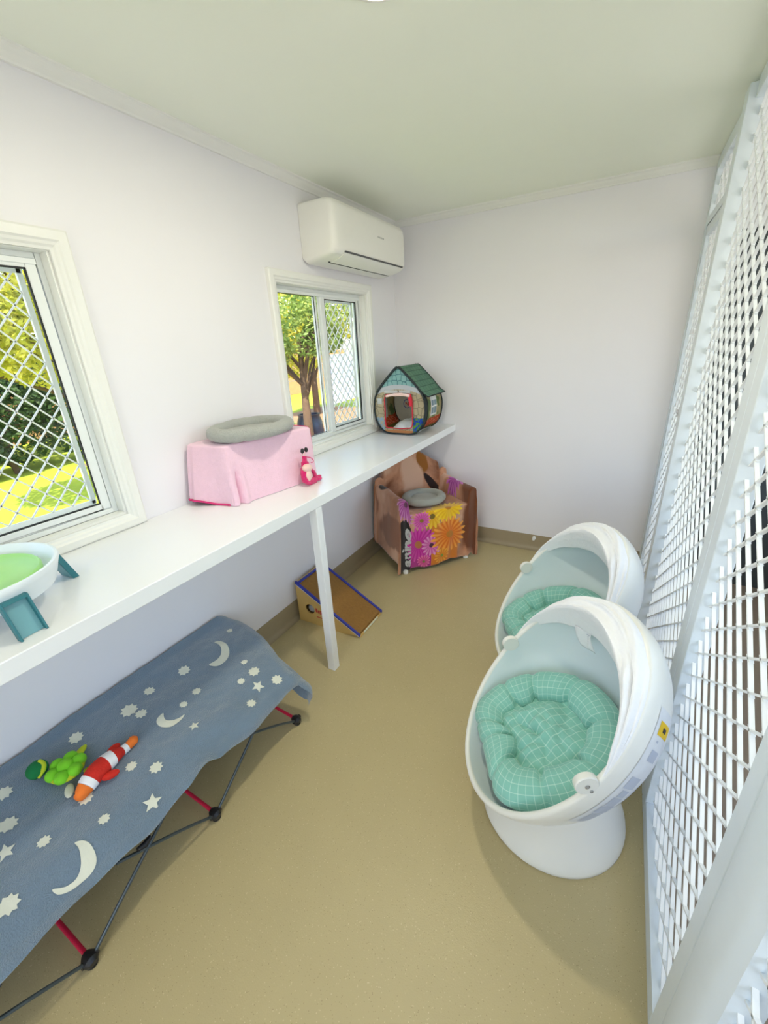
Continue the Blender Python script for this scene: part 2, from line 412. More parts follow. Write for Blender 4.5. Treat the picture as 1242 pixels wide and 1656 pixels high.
# ------------------------------------------------------------------ windows
def window(name, oy, label):
    r = struct_root(name, label, 'window', (0, oy[0], BH))
    y0, y1 = oy; aw = .058
    # architrave (moulded)
    bm = MB()
    zb, zt = BH + .0015, WZ1 + .053
    pr = [(0, 0), (.020, 0), (.024, .006), (.024, .030), (.019, .036), (.017, .044), (.012, .050), (.010, aw), (0, aw)]
    cor = [(y0 - aw, zb, 1, 1), (y1 + aw, zb, -1, 1), (y1 + aw, zt, -1, -1), (y0 - aw, zt, 1, -1)]
    vs = []
    for (cy_, cz_, sy_, sz_) in cor:
        kz = (WZ0 - zb)/aw if sz_ > 0 else 1.0
        for p in pr: vs.append((max(.0005, p[0]), cy_ + sy_*p[1], cz_ + sz_*p[1]*kz))
    m_ = len(pr)
    bm.add(vs, [(i*m_ + j, ((i+1) % 4)*m_ + j, ((i+1) % 4)*m_ + (j+1) % m_, i*m_ + (j+1) % m_) for i in range(4) for j in range(m_)])
    bm.build('architrave', M['trim'], r, smooth=0)
    # reveal lining
    bm = MB(); t = .008; xa, xb = -.0995, -.0002
    bm.box((xa, y0, WZ0), (xb, y0 + t, WZ1)); bm.box((xa, y1 - t, WZ0), (xb, y1, WZ1))
    bm.box((xa, y0 + t, WZ0), (xb, y1 - t, WZ0 + t)); bm.box((xa, y0 + t, WZ1 - t), (xb, y1 - t, WZ1))
    bm.build('reveal', M['trim'], r, smooth=0)
    # outer aluminium frame: deep box section with track lips
    bm = MB(); f = .018
    a0, a1, c0, c1 = y0 + t, y1 - t, WZ0 + t, WZ1 - t
    bm.box((-.095, a0, c0), (-.04, a0 + f, c1)); bm.box((-.095, a1 - f, c0), (-.04, a1, c1))
    bm.box((-.095, a0 + f, c0), (-.04, a1 - f, c0 + f)); bm.box((-.095, a0 + f, c1 - f), (-.04, a1 - f, c1))
    bm.box((-.052, a0 + f, c0 + f), (-.046, a1 - f, c0 + f + .008)); bm.box((-.046, a0 + f, c1 - f - .016), (-.038, a1 - f, c1 - f))
    bm.build('frame', M['alu'], r, bevel=.0015)
    A0, A1, C0, C1 = a0 + f, a1 - f, c0 + f, c1 - f
    ym = A0 + .395
    # fixed left light
    bm = MB(); s_ = .014
    for (p, q) in (((-.082, A0, C0), (-.066, A0 + s_, C1)), ((-.082, ym - .022, C0), (-.066, ym, C1)), ((-.082, A0 + s_, C0), (-.066, ym - .022, C0 + s_)), ((-.082, A0 + s_, C1 - s_), (-.066, ym - .022, C1))):
        bm.box(p, q)
    fx = bm.build('fixed_light', M['alu'], r, bevel=.001)
    bm = MB(); bm.box((-.075, A0 + s_, C0 + s_), (-.073, ym - .022, C1 - s_)); bm.build('glass', M['glass'], fx, smooth=0)
    bm = MB(); g = .004
    bm.box((-.0655, ym - .026, C0 + s_), (-.064, ym - .021, C1 - s_)); bm.box((-.0655, A0 + s_, C1 - s_ - g), (-.064, ym - .022, C1 - s_)); bm.box((-.0655, A0 + s_, C0 + s_), (-.064, ym - .022, C0 + s_ + g))
    bm.build('gasket', M['rubber'], fx, smooth=0)
    # sliding sash
    bm = MB(); w_ = .040
    ys = ym + .012
    bm.box((-.062, ys, C0 + .004), (-.042, ys + w_, C1 - .004)); bm.box((-.062, A1 - .032, C0 + .004), (-.042, A1 - .002, C1 - .004))
    bm.box((-.062, ys + w_, C0 + .004), (-.042, A1 - .032, C0 + .026)); bm.box((-.062, ys + w_, C1 - .026), (-.042, A1 - .032, C1 - .004))
    bm.box((-.064, ym + .002, C0 + .004), (-.056, ym + .010, C1 - .004))
    sa = bm.build('sliding_sash', M['alu'], r, bevel=.002)
    p0, p1, q0, q1 = ys + w_, A1 - .032, C0 + .026, C1 - .026
    bm = MB(); bm.box((-.053, p0, q0), (-.051, p1, q1)); bm.build('glass', M['glass'], sa, smooth=0)
    bm = MB(); g = .005
    for (p, q) in (((-.050, p0, q0), (-.0435, p0 + g, q1)), ((-.050, p1 - g, q0), (-.0435, p1, q1)), ((-.050, p0, q0), (-.0435, p1, q0 + g)), ((-.050, p0, q1 - g), (-.0435, p1, q1))):
        bm.box(p, q)
    bm.build('gasket', M['rubber'], sa, smooth=0)
    # security screen on the outside of the sash
    bm = MB(); s2 = .012
    for (p, q) in (((-.092, p0 - .004, q0), (-.080, p0 + s2, q1)), ((-.092, p1 - s2, q0), (-.080, p1 + .004, q1)), ((-.092, p0, q0 - .004), (-.080, p1, q0 + s2)), ((-.092, p0, q1 - s2), (-.080, p1, q1 + .004))):
        bm.box(p, q)
    sf = bm.build('screen_frame', M['alu'], r, smooth=0)
    bm = MB(); grille(bm, p0 + s2, p1 - s2, q0 + s2, q1 - s2, -.086, .0645, .0700, .0042, .006)
    bm.build('diamond_screen', M['wgrille'], sf, smooth=0)
    return r
window('window_1', W1, 'white sliding window with diamond screen nearest the viewer, at the left edge')
window('window_2', W2, 'white sliding window with diamond screen below the air conditioner')

# ------------------------------------------------------------------ bench
bench = thing('bench', 'long white painted bench fixed along the left wall under the windows', 'bench', (.25, .9, BH))
b = MB(); b.box((.0005, YN + .02, BH - .0525), (.4983, D - .0005, BH)); b.build('worktop', M['bench'], bench, bevel=.003)
b = MB(); b.box((.4545, 1.198, .0005), (.4975, 1.2415, BH - .0527)); b.build('leg', M['bench'], bench, bevel=.002)

# ------------------------------------------------------------------ air conditioner
ac = thing('air_conditioner', 'white wall-mounted split air conditioner high in the far left corner', 'air conditioner', (.11, 2.36, 2.16))
pf = [(.0015, 2.300), (.165, 2.300), (.198, 2.292), (.214, 2.272), (.219, 2.240), (.219, 2.085), (.213, 2.063), (.198, 2.047), (.165, 2.036), (.06, 2.018), (.02, 2.016), (.0015, 2.030)]
Y0, Y1 = 1.935, 2.775
b = MB()
def acf(u, v):
    # rounded ends
    y = Y0 + (Y1 - Y0) * u
    e = min(u, 1 - u) * (Y1 - Y0)
    ins = .035 * (1 - math.sqrt(max(0, 1 - (1 - min(1, e / .035)) ** 2)))
    i = v * (len(pf) - 1); a = int(min(i, len(pf) - 2)); t = i - a
    x = pf[a][0] + (pf[a+1][0] - pf[a][0]) * t; z = pf[a][1] + (pf[a+1][1] - pf[a][1]) * t
    cx, cz = .0, 2.16
    kx = 1 - ins / .22 if x > .02 else 1
    return Vector((x * kx, y, cz + (z - cz) * (1 - ins / .25)))
us = [0, .004, .012, .024, .042] ; us = us + [.1 + .8 * i / 8 for i in range(9)] + [1 - q for q in us[::-1]]
rows = [[acf(u, j / 33) for j in range(34)] for u in us]
vs = [p for r_ in rows for p in r_]; n_ = 34
fs = [(i*n_+j, (i+1)*n_+j, (i+1)*n_+j+1, i*n_+j+1) for i in range(len(us)-1) for j in range(n_-1)]
fs += [tuple(range(n_-1, -1, -1)), tuple((len(us)-1)*n_ + j for j in range(n_))]
fs += [((i+1)*n_, i*n_, i*n_ + n_-1, (i+1)*n_ + n_-1) for i in range(len(us)-1)]
b.add(vs, fs); b.build('body', M['plastic'], ac, smooth=35)
b = MB(); b.prism([Vector((x, 0, z)) for x, z in ((.2190, 2.0665), (.2155, 2.0625), (.2135, 2.0585), (.2120, 2.0600), (.2140, 2.0650))], (0, 2.03, 0), (0, 1, 0), .70)
b.build('vent_gap', M['ventdark'], ac, smooth=0)
b = MB(); b.prism([Vector((x, 0, z)) for x, z in ((.2125, 2.0575), (.2, 2.0445), (.165, 2.0315), (.115, 2.0225), (.115, 2.0275), (.165, 2.037))], (0, 2.03, 0), (0, 1, 0), .70)
b.build('louvre_flap', M['plastic'], ac, smooth=30)
b = MB(); b.box((.108, 2.02, 2.0205), (.1125, 2.72, 2.0275)); b.build('vent_slot', M['rubber'], ac, smooth=0)
b = MB()
for i in range(7): b.box((.2186, 2.395 + i*.0115, 2.181), (.2197, 2.403 + i*.0115, 2.1895 - (i % 2)*.002))
b.build('badge', M['acgrey'], ac, smooth=0, label='small grey badge on the front')

# ------------------------------------------------------------------ right partition
XM = W + .024
wr = struct_root('wall_right', 'white framed partition of diamond mesh along the right side', 'mesh wall', (W + .02, 1.0, 0))
def post(y0, y1, x0=W, x1=W+.05, z0=0.0005, z1=2.392, name='post', bev=.003):
    bm = MB(); bm.box((x0, y0, z0), (x1, y1, z1)); return bm.build(name, M['aluframe'], wr, bevel=bev)
P1 = (2.175, 2.262); P2 = (1.10, 1.245); P3 = (.345, .535)
post(P1[0], P1[1], W - .022, z1=2.384)
for (a, c) in ((P2[0], P2[0] + .068), (P2[0] + .072, P2[1])): post(a, c)
b = MB(); b.box((W + .012, P2[0] + .066, .07), (W + .03, P2[0] + .074, 2.33)); b.build('door_gap', M['acgrey'], wr, smooth=0)
post(.484, P3[1])
# rounded stile nearest the viewer
bm = MB()
pr = [Vector((W + .05, .352, 0)), Vector((W + .006, .352, 0))] + [Vector((W - .002 - .012*sin(q), .417 - .052*cos(q), 0)) for q in [R(a) for a in range(10, 171, 16)]] + [Vector((W + .006, .482, 0)), Vector((W + .05, .482, 0))]
bm.prism(pr, (0, 0, .0005), (0, 0, 1), 2.39); bm.build('round_stile', M['aluframe'], wr, smooth=50)
post(YN + .001, YN + .06)
post(D - .05, D - .0005, name='wall_channel')
for (a, c) in ((YN + .061, .351), (.536, P2[0] - .001), (P2[1] + .001, P1[0] - .001), (P1[1] + .001, D - .051)):
    for (za, zb, nm) in ((.0005, .062, 'bottom_rail'), (2.335, 2.398, 'top_rail')):
        bm = MB(); bm.box((W + .001, a, za), (W + .05, c, zb)); bm.build(nm, M['aluframe'], wr, bevel=.002)
for (a, c) in ((YN + .061, .352), (.535, P2[0]), (P2[1], P1[0])):
    bm = MB(); grille(bm, a - .003, c + .003, .058, 2.339, XM, .108, .080, .0046, .0085)
    bm.build('diamond_mesh', M['grille'], wr, smooth=0)
# far door with transom
d1 = struct_root('door_1', 'narrow white mesh door in the far right corner with a small latch', 'door', (W + .02, 2.7, 0))
bm = MB(); ya, yb = P1[1] + .004, D - .054
bm.box((W + .004, ya, .066), (W + .044, ya + .035, 2.085)); bm.box((W + .004, yb - .035, .066), (W + .044, yb, 2.085))
bm.box((W + .004, ya + .035, .066), (W + .044, yb - .035, .115)); bm.box((W + .004, ya + .035, 2.04), (W + .044, yb - .035, 2.085))
bm.build('frame', M['aluframe'], d1, bevel=.002)
bm = MB(); grille(bm, ya + .034, yb - .034, .114, 2.041, XM, .108, .080, .0046, .0085); bm.build('diamond_mesh', M['grille'], d1, smooth=0)
bm = MB(); bm.box((W - .022, ya + .008, 1.20), (W + .004, ya + .026, 1.245)); bm.box((W - .028, ya + .002, 1.212), (W - .016, ya + .05, 1.23))
bm.build('latch', M['steel'], d1, bevel=.003, label='small grey steel latch')
bm = MB(); bm.box((W + .001, P1[1] + .001, 2.088), (W + .05, D - .051, 2.125)); bm.build('transom_rail', M['aluframe'], wr, bevel=.002)
bm = MB(); grille(bm, P1[1], D - .05, 2.124, 2.337, XM, .108, .080, .0046, .0085); bm.build('transom_mesh', M['grille'], wr, smooth=0)
# corridor beyond
b = MB(); b.box((1.9505, YN - .1, -.12), (3.2, D + .1, -.005)); struct(b.build('floor_corridor', M['brown_floor'], smooth=0), 'brown grey corridor floor behind the mesh', 'floor')
b = MB(); b.box((3.1, YN - .1, -.12), (3.2, D + .1, .80)); struct(b.build('wall_corridor', M['corridor'], smooth=0), 'unseen outer corridor wall behind the mesh, cut low to let daylight in', 'wall')  # out of view; left open above so daylight comes in through the mesh
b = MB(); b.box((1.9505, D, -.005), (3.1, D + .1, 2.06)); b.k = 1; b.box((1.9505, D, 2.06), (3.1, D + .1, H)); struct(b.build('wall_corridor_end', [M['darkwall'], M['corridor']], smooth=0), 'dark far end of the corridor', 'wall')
b = MB(); b.box((1.9505, YN - .1, -.005), (3.1, YN, H)); struct(b.build('wall_corridor_near', M['corridor'], smooth=0), 'near end of the corridor', 'wall')

# door stop
ds = thing('door_stop', 'small round white door stop on the back wall skirting', 'door stop', (1.171, D - .006, .103))
b = MB(); b.lathe([(.014, 0), (.014, .012), (.011, .026), (.0001, .028)], (1.171, D - .005, .103), 20, axis=(0, -1, 0)); b.build('body', M['plastic'], ds)
b = MB(); b.lathe([(.0105, 0), (.012, .004), (.010, .009), (.0001, .010)], (1.171, D - .031, .103), 20, axis=(0, -1, 0)); b.build('bumper', M['whiteprint'], ds)

# ceiling lamp
dl = thing('ceiling_light', 'round white ceiling light glowing at the top edge of the picture', 'light', (.985, 1.055, H))
b = MB(); b.lathe([(.085, -.0005), (.085, -.010), (.078, -.014), (.066, -.014), (.066, -.0005)], (.985, 1.055, H), 40); b.build('rim', M['plastic'], dl)
b = MB(); b.lathe([(.0655, -.004), (.060, -.020), (.040, -.030), (.0001, -.034)], (.985, 1.055, H), 40); b.build('diffuser', M['lamp'], dl)

# ------------------------------------------------------------------ egg chairs
def egg_chair(loc, dyaw, label, first):
    """shell axes: u horizontal across the opening, v up the tilted opening, n out of the opening"""
    yaw, tilt = R(208.5 + dyaw), R(37.5)
    n = Vector((cos(tilt)*cos(yaw), cos(tilt)*sin(yaw), sin(tilt))); u = Vector((-sin(yaw), cos(yaw), 0)); v = n.cross(u)
    bx, by = loc
    off = Vector((1.541 - 1.6, .935 - .99, 0)); off.rotate(Matrix.Rotation(R(dyaw), 3, 'Z'))
    c = Vector((bx + off.x, by + off.y, .525))
    r, asp, d, pw = .305, 1.25, .28, 2.1
    def SP(a, ph, k=0.0):
        rr, dd = r - k, d - k
        return c + rr*max(0, cos(ph))**(2/pw)*(cos(a)*u + (asp - .0)*sin(a)*v*( (r*asp - k)/(rr*asp) )) - n*dd*max(0, sin(ph))**(2/pw)
    root = thing('egg_chair', label, 'chair', (bx, by, 0), 'white egg chairs')
    # shell : outer skin, rolled lip, inner skin as one solid
    TH = .020
    seq = [(ph, 0.0, 0) for ph in [R(90 * (1 - (1 - i/16)**1.15)) * 1 for i in range(16, -1, -1)]]
    b = MB(); nu = 72; rows = []
    phs = [R(90 * i / 18) for i in range(18, -1, -1)]
    for ph in phs: rows.append([SP(2*PI*j/nu, ph, 0) for j in range(nu)])
    nout = len(rows)
    for q in (30, 60, 90, 120, 150):
        o_ = (TH/2) * (1 - cos(R(q))); h_ = .010 * sin(R(q))
        rows.append([SP(2*PI*j/nu, 0, o_) + n*h_ for j in range(nu)])
    nlip = len(rows)
    for ph in phs[::-1]: rows.append([SP(2*PI*j/nu, ph, TH) for j in range(nu)])
    vs = [p for q in rows for p in q]
    fs = []; ks = []
    for i in range(len(rows) - 1):
        for j in range(nu):
            fs.append((i*nu+j, i*nu+(j+1)%nu, (i+1)*nu+(j+1)%nu, (i+1)*nu+j)); ks.append(1 if i >= nlip else 0)
    b.add(vs, fs)
    b.m = ks
    b.build('shell', [M['chair'], M['chairin']], root, smooth=60)
    # flared pedestal whose upper edge follows the shell
    def zlow(x, y):
        z = .10
        while z < .5:
            P = Vector((x, y, z)) - c
            rho = math.hypot(P.dot(u)/r, P.dot(v)/(r*asp)); dp = -P.dot(n)/d
            if dp > 0 and rho**pw + dp**pw < 1: return z
            z += .002
        return .3
    b = MB(); nb = 64; rt = .185
    pr = [(0.0, .232), (.03, .240), (.07, .240), (.14, .236), (.26, .222), (.45, .205), (.7, .192), (1.0, rt)]
    zt = [min(.30, zlow(bx + rt*cos(2*PI*j/nb), by + rt*sin(2*PI*j/nb)) + .006) for j in range(nb)]
    vs = [Vector((bx + q[1]*cos(2*PI*j/nb), by + q[1]*sin(2*PI*j/nb), .0005 + zt[j]*q[0])) for q in pr for j in range(nb)]
    fs = [(i*nb+j, i*nb+(j+1)%nb, (i+1)*nb+(j+1)%nb, (i+1)*nb+j) for i in range(len(pr)-1) for j in range(nb)] + [tuple(range(nb-1, -1, -1))]
    b.add(vs, fs); b.build('pedestal', M['chair'], root, smooth=50)
    # folded fabric hood
    def hoop(a, phi, s, su=.985):
        w = v*cos(R(phi)) + n*sin(R(phi))
        return c + n*.004 + r*(su*cos(a)*u + s*asp*sin(a)*w)
    prof = [(-7, .955), (-1, .975), (3, .985), (6, .965), (8, .935), (7, .90), (10, .87), (11, .83), (9, .79), (4, .74), (-2, .70), (-8, .67)]
    nw, na = 44, 72
    def hf(s_, t_):
        a = R(9 + 176 * s_)
        i = t_ * (len(prof) - 1); k = int(min(i, len(prof) - 2)); f = i - k; f = f*f*(3-2*f)*.6 + f*.4
        phi = prof[k][0] + (prof[k+1][0] - prof[k][0])*f; sc = prof[k][1] + (prof[k+1][1] - prof[k][1])*f
        e = min(1, s_/.10, (1 - s_)/.10); e = sin(e*PI/2) ** .7
        wv = .020*nz(s_*6, t_*5, 3.1) + .013*sin(t_*30 + 5*nz(s_*3, t_*2, 7))*e*(.5 + .8*sm((.55 - s_)/.3 + .4)) + .012*nz(s_*17, t_*9, 1)
        phi2 = phi*e + 70*wv*e
        sc2 = sc + wv*.7*e - .03*t_*nz(s_*4, 5.5, 0)
        sc2 = 1 + (sc2 - 1)*(.25 + .75*e)
        return hoop(a, phi2, sc2)
    b = MB(); b.grid(hf, na, nw); b.build('hood', M['white_fab'], root, smooth=80, solid=.003)
    # pivots
    for sgn in (1, -1):
        a = R(4) if sgn > 0 else R(184)
        P = c + r*(cos(a)*u*(1 if sgn > 0 else .965) + asp*sin(a)*v) + n*(.022 if sgn > 0 else .004)
        b = MB(); ax = u*sgn
        b.lathe([(.0285, -.010), (.030, -.008), (.030, .006), (.0275, .0085), (.0001, .0085)], P - u*sgn*.006 + n*.006, 32, axis=ax)
        hp = b.build('pivot', M['chair'], root, smooth=40)
        b = MB(); b.lathe([(.0062, .008), (.0062, .0105), (.003, .0118), (.0001, .0115)], P - u*sgn*.006 + n*.006, 16, axis=ax)
        b.lathe([(.0045, .008), (.0045, .0105), (.0001, .011)], P - u*sgn*.006 - n*.014 + v*(-.006), 14, axis=ax)
        b.build('screw', M['steel'], hp, smooth=40)
    # information label on the outside of the shell
    def lab(name, a0, a1, p0, p1, m, k, par, n1=14, n2=8, label=None):
        b = MB()
        b.grid(lambda s_, t_: SP(R(a0 + (a1 - a0)*s_), R(p0 + (p1 - p0)*t_), -k), n1, n2)
        return b.build(name, m, par, smooth=60, label=label)
    if first:
        lb = lab('label', -17, 46, 9, 34, M['labelgrey'], .0008, root, 24, 12, label='pale grey printed label')
        for (a0, a1, p0, p1) in ((-15, -7, 13, 23), (-6.5, -1.5, 12, 24), (-1, 4.5, 13, 22), (5, 9, 14, 21), (10, 16, 12, 22), (24, 29, 14, 23), (32, 33, 14, 16)):
            lab('print_block', a0, a1, p0, p1, M['labeldark'], .0014, lb, 6, 4)
        for p0 in (28.5, 33.5):
            b = MB(); a_ = -9
            rnd = random.Random(int(p0*10))
            while a_ < 12 - (p0 - 28)*.5:
                w_ = rnd.uniform(.5, 1.3)
                b.grid(lambda s_, t_: SP(R(a_ + w_*s_), R(p0 + 2.0*t_), -.0014), 2, 1); a_ += w_ + .45
            b.build('print_line', M['ink'], lb, smooth=0)
        yl = lab('yellow_sticker', 35, 41, 12, 25, M['yellowlab'], .0016, root, 6, 6, label='small yellow sticker')
        lab('print_mark', 37, 39, 16, 20, M['ink'], .0022, yl, 2, 2)
        # crumpled care tag hanging from the hood hem
        b = MB()
        P0 = hf(.60, .985); 
        def tg(s_, t_):
            q = P0 + (hf(.545, .99) - hf(.635, .985))*(s_ - .5)*(1 - .25*t_) + Vector((0, 0, -.062))*t_ - n*.028*t_
            return q + n*(.012*sin(s_*7 + t_*3)) + u*.006*nz(s_*4, t_*4, 2)
        b.grid(tg, 12, 10); tg_ = b.build('care_tag', M['white_fab'], root, smooth=70, solid=.0012)
        b = MB()
        for k_ in range(4):
            b.grid(lambda s_, t_: tg(.52 + .3*s_, .12 + .13*k_ + .05*t_) + n*.0022, 4, 1)
        b.build('tag_print', M['labeldark'], tg_, smooth=0)
    # ---- check cushion lying inside
    hn = Vector((n.x, n.y, 0)).normalized()
    th = R(20); m = Vector((0, 0, cos(th))) + hn*sin(th)
    P0 = c + Vector((-.035, -.02, -.185))
    e1 = u.copy(); e2 = m.cross(e1)
    if e2.dot(hn) < 0: e2 = -e2
    def inside(P, k):
        Q = P - c
        ln = Q.dot(n)
        if ln > -.004: return False
        rho = math.hypot(Q.dot(u)/(r - k), Q.dot(v)/(r*asp - k)); dp = -ln/(d - k)
        return rho**pw + dp**pw < 1
    def reach(q, lift, k):
        t = .05
        dr = e1*cos(q) + e2*sin(q)
        while t < .5 and inside(P0 + m*lift + dr*t, k): t += .004
        return t
    ctr = sum(((e1*cos(R(q)) + e2*sin(R(q)))*reach(R(q), .0, .02) for q in range(0, 360, 10)), Vector())/36
    P0 = P0 + ctr
    NB = 96
    rad0 = [min(reach(2*PI*j/NB, .0, .022), .275) for j in range(NB)]
    rad = [sum(rad0[(j + k_) % NB] for k_ in range(-3, 4))/7 for j in range(NB)]
    cu = thing('cushion', ('green check padded pet bed in the nearer egg chair' if first else 'green check padded pet bed in the farther egg chair'), 'pet bed', tuple(P0), 'green check pet beds')
    creases = [.03, .16, .27, .33, .47, .55, .66, .78, .90]
    tr = .062
    def ring(s_, t_):
        j = s_*NB; a0_ = int(j) % NB; f = j - int(j)
        RR = rad[a0_]*(1-f) + rad[(a0_+1) % NB]*f
        q = 2*PI*s_; dr = e1*cos(q) + e2*sin(q)
        dmin = min(min(abs(s_ - x_), 1 - abs(s_ - x_)) for x_ in creases)
        pin = 1 - .17*math.exp(-(dmin/.008)**2)
        w_ = 2*PI*t_
        lump = 1 + .07*nz(s_*11, t_*3, 9)
        rr = tr*pin*lump
        inner = -cos(w_)
        cx_ = RR - tr
        x_ = cx_ + rr*cos(w_)*.98; z_ = rr*sin(w_)*.80 + .018
        if cos(w_) < -.2: x_ += .012*math.exp(-(dmin/.012)**2)
        return P0 + dr*x_ + m*z_
    b = MB(); b.grid(ring, 180, 24, wu=True, wv=True, uvf=lambda s_, t_: (s_*1.5, t_*.37))
    b.build('bolster', M['check'], cu, smooth=70)
    def padf(s_, t_):
        q = 2*PI*s_; dr = e1*cos(q) + e2*sin(q)
        j = s_*NB; RR = rad[int(j) % NB] - tr*1.15
        x_ = RR*t_
        P = dr*x_
        lx, ly = P.dot(e1), P.dot(e2)
        ridge = .030*abs(nz(lx, ly*1.4, 4, 8))**.7 - .012 + .030*nz(lx, ly, 8, 9) + .026*abs(nz(lx*1.6, ly, 3, 15)) + .006*nz(lx, ly, 3, 34)
        return P0 + P + m*(.012 + .022*(1 - t_**2) + ridge*(1 - t_**4))
    b = MB()
    def puv(s_, t_):
        q = 2*PI*s_; j = s_*NB; x_ = (rad[int(j) % NB] - tr*1.15)*t_
        return (x_*cos(q)*.94 - x_*sin(q)*.34 + 1, x_*sin(q)*.94 + x_*cos(q)*.34 + 1)
    b.grid(padf, 120, 34, wu=True, uvf=puv); b.build('pad', M['check'], cu, smooth=80)
    return root
egg_chair((1.6, .99), 0, 'white egg chair in front, nearer the viewer, beside the mesh partition', True)
egg_chair((1.545, 1.605), 2, 'white egg chair behind, farther from the viewer, partly hidden', False)

# ------------------------------------------------------------------ camping cot and its blanket
cot = thing('camping_cot', 'low folding camping cot with red and grey poles under the blue grey blanket', 'cot', (.28, .35, 0))
YC0, YC1 = -.62, .865
def cz(x): return .322 - .12*x
b = MB()
for x_ in (.045, .505):
    b.tube([(x_, YC0, cz(x_)), (x_, YC1, cz(x_))], .0075, 10)
b.tube([(.045, YC0, cz(.045)), (.505, YC0, cz(.505))], .0075, 10); b.tube([(.045, YC1, cz(.045)), (.505, YC1, cz(.505))], .0075, 10)
b.build('rail', M['grey_pole'], cot)
b = MB(); b.grid(lambda s_, t_: Vector((.05 + .45*s_, YC0 + .005 + (YC1 - YC0 - .01)*t_, cz(.05 + .45*s_) - .004 - .012*sin(PI*s_))), 10, 24); b.build('canvas', M['canvas'], cot, smooth=60, solid=.002)
YF = (.85, .39, -.05, -.49)
for y_ in YF:
    # red cross pole, slightly bowed, between a near and a far foot
    b = MB(); b.tube(catmull([(.515, y_, .028), (.40, y_, .040), (.285, y_, .048), (.17, y_, .040), (.055, y_, .028)], 6), .0068, 12); b.build('cross_pole', M['red'], cot, label='red cross pole')
    for x_ in (.53, .045):
        sg = 1 if x_ > .3 else -1
        b = MB()
        b.tube([(x_ - sg*.022, y_, .024), (x_ - sg*.010, y_, .024), (x_ + sg*.008, y_, .023), (x_ + sg*.017, y_, .021)], [.012, .019, .0195, .011], 16)
        b.tube([(x_, y_ - .022, .028), (x_, y_ - .008, .024), (x_, y_ + .008, .024), (x_, y_ + .022, .028)], [.0085, .012, .012, .0085], 12)
        b.lathe([(.014, .0006), (.016, .004), (.014, .012)], (x_, y_, 0), 16)
        b.build('foot', M['black'], cot, label='black foot hub')
        # two spring poles fanning up from each foot to the side rail
        for dy in (-1, 1):
            ye = y_ + dy*.30
            if ye > YC1 + .1: continue
            if ye > YC1 - .02 or ye < YC0 + .02: ye = y_ + dy*.065 if ye > 0 else ye
            ze = cz(x_) - .045
            if ye < YC0 + .02: continue
            b = MB(); b.tube(catmull([(x_, y_ + dy*.012, .026), (x_ + sg*.002, y_ + (ye - y_)*.35, .026 + (ze - .026)*.40), (x_ - sg*.004, y_ + (ye - y_)*.7, .026 + (ze - .026)*.76), (x_ - sg*.018, ye, ze)], 6), .0052, 10)
            b.build('spring_pole', M['grey_pole'], cot)
for y_ in (.165, .60, -.27):
    b = MB(); b.tube([(.527, y_ - .022, .205), (.528, y_, .198), (.527, y_ + .022, .205)], [.006, .010, .006], 10)
    b.build('pole_joint', M['black'], cot)

# blanket: sheet with one turned-down long edge, a hanging corner, and printed moons and stars
hemt = [(-.75, .270), (-.19, .274), (-.04, .286), (.05, .272), (.11, .273), (.2, .262), (.31, .280), (.39, .302), (.456, .266), (.573, .236), (.716, .236), (.8, .244), (.9, .23), (1.2, .22)]
def hemz(y):
    for (a, za), (c_, zc) in zip(hemt, hemt[1:]):
        if a <= y <= c_:
            t = (y - a)/(c_ - a); return za + (zc - za)*sm(t)
    return .26
YB0, YB1 = -.62, .965
def far_edge(x):
    return YB1 + .03*sin(x*9 + .6) - .055*sm((x - .30)/.22) - .02*sm((.1 - x)/.1)
def bl_top(x, y):
    z = .370 - .12*x
    z += .010*nz(x, y, 2.0, 5) + .006*sin((x*1.1 - y*.45)*28 + 3*nz(x, y, 5, 3))*(.4 + nz(x, y, 7, 4))
    z += .0025*nz(x, y, 1, 28) - .022*sm((x - .425)/.11)
    z += .016*sm((x - .30)/.2)*math.exp(-((y - .36)/.10)**2)*0
    z -= .010*sin(PI*min(1, max(0, x/.5)))*(.6 + .4*sin(y*13))
    return z
XT = .528
def bl(s_, t_):
    y = YB0 + (YB1 - YB0)*t_
    # s: 0 wall .. 1 hem
    if s_ < .82:
        x = .016 + (XT - .016)*(s_/.82)
        ye = far_edge(x); y = YB0 + (ye - YB0)*t_
        z = bl_top(x, y)
        if x < .05: z += .012*(1 - (x - .016)/.034)
    else:
        q = (s_ - .82)/.18
        ye = far_edge(XT); y = YB0 + (ye - YB0)*t_
        zt_ = bl_top(XT, y); zh = hemz(y)
        dx = .034 + .010*nz(0, y, 3, 9)
        x = XT + dx*sin(q*PI*.55)
        z = zt_ - (zt_ - zh)*(1 - cos(q*PI*.5))*1.0
        z = zt_ + (zh - zt_)*(q**1.5)
    # roll down over the far end
    e = max(0, (y - (far_edge(min(x, XT)) - .045))/.045)
    z -= .022*e*e
    return Vector((x, y, z))
b = MB(); b.grid(bl, 84, 200, uvf=lambda s_, t_: (s_, t_))
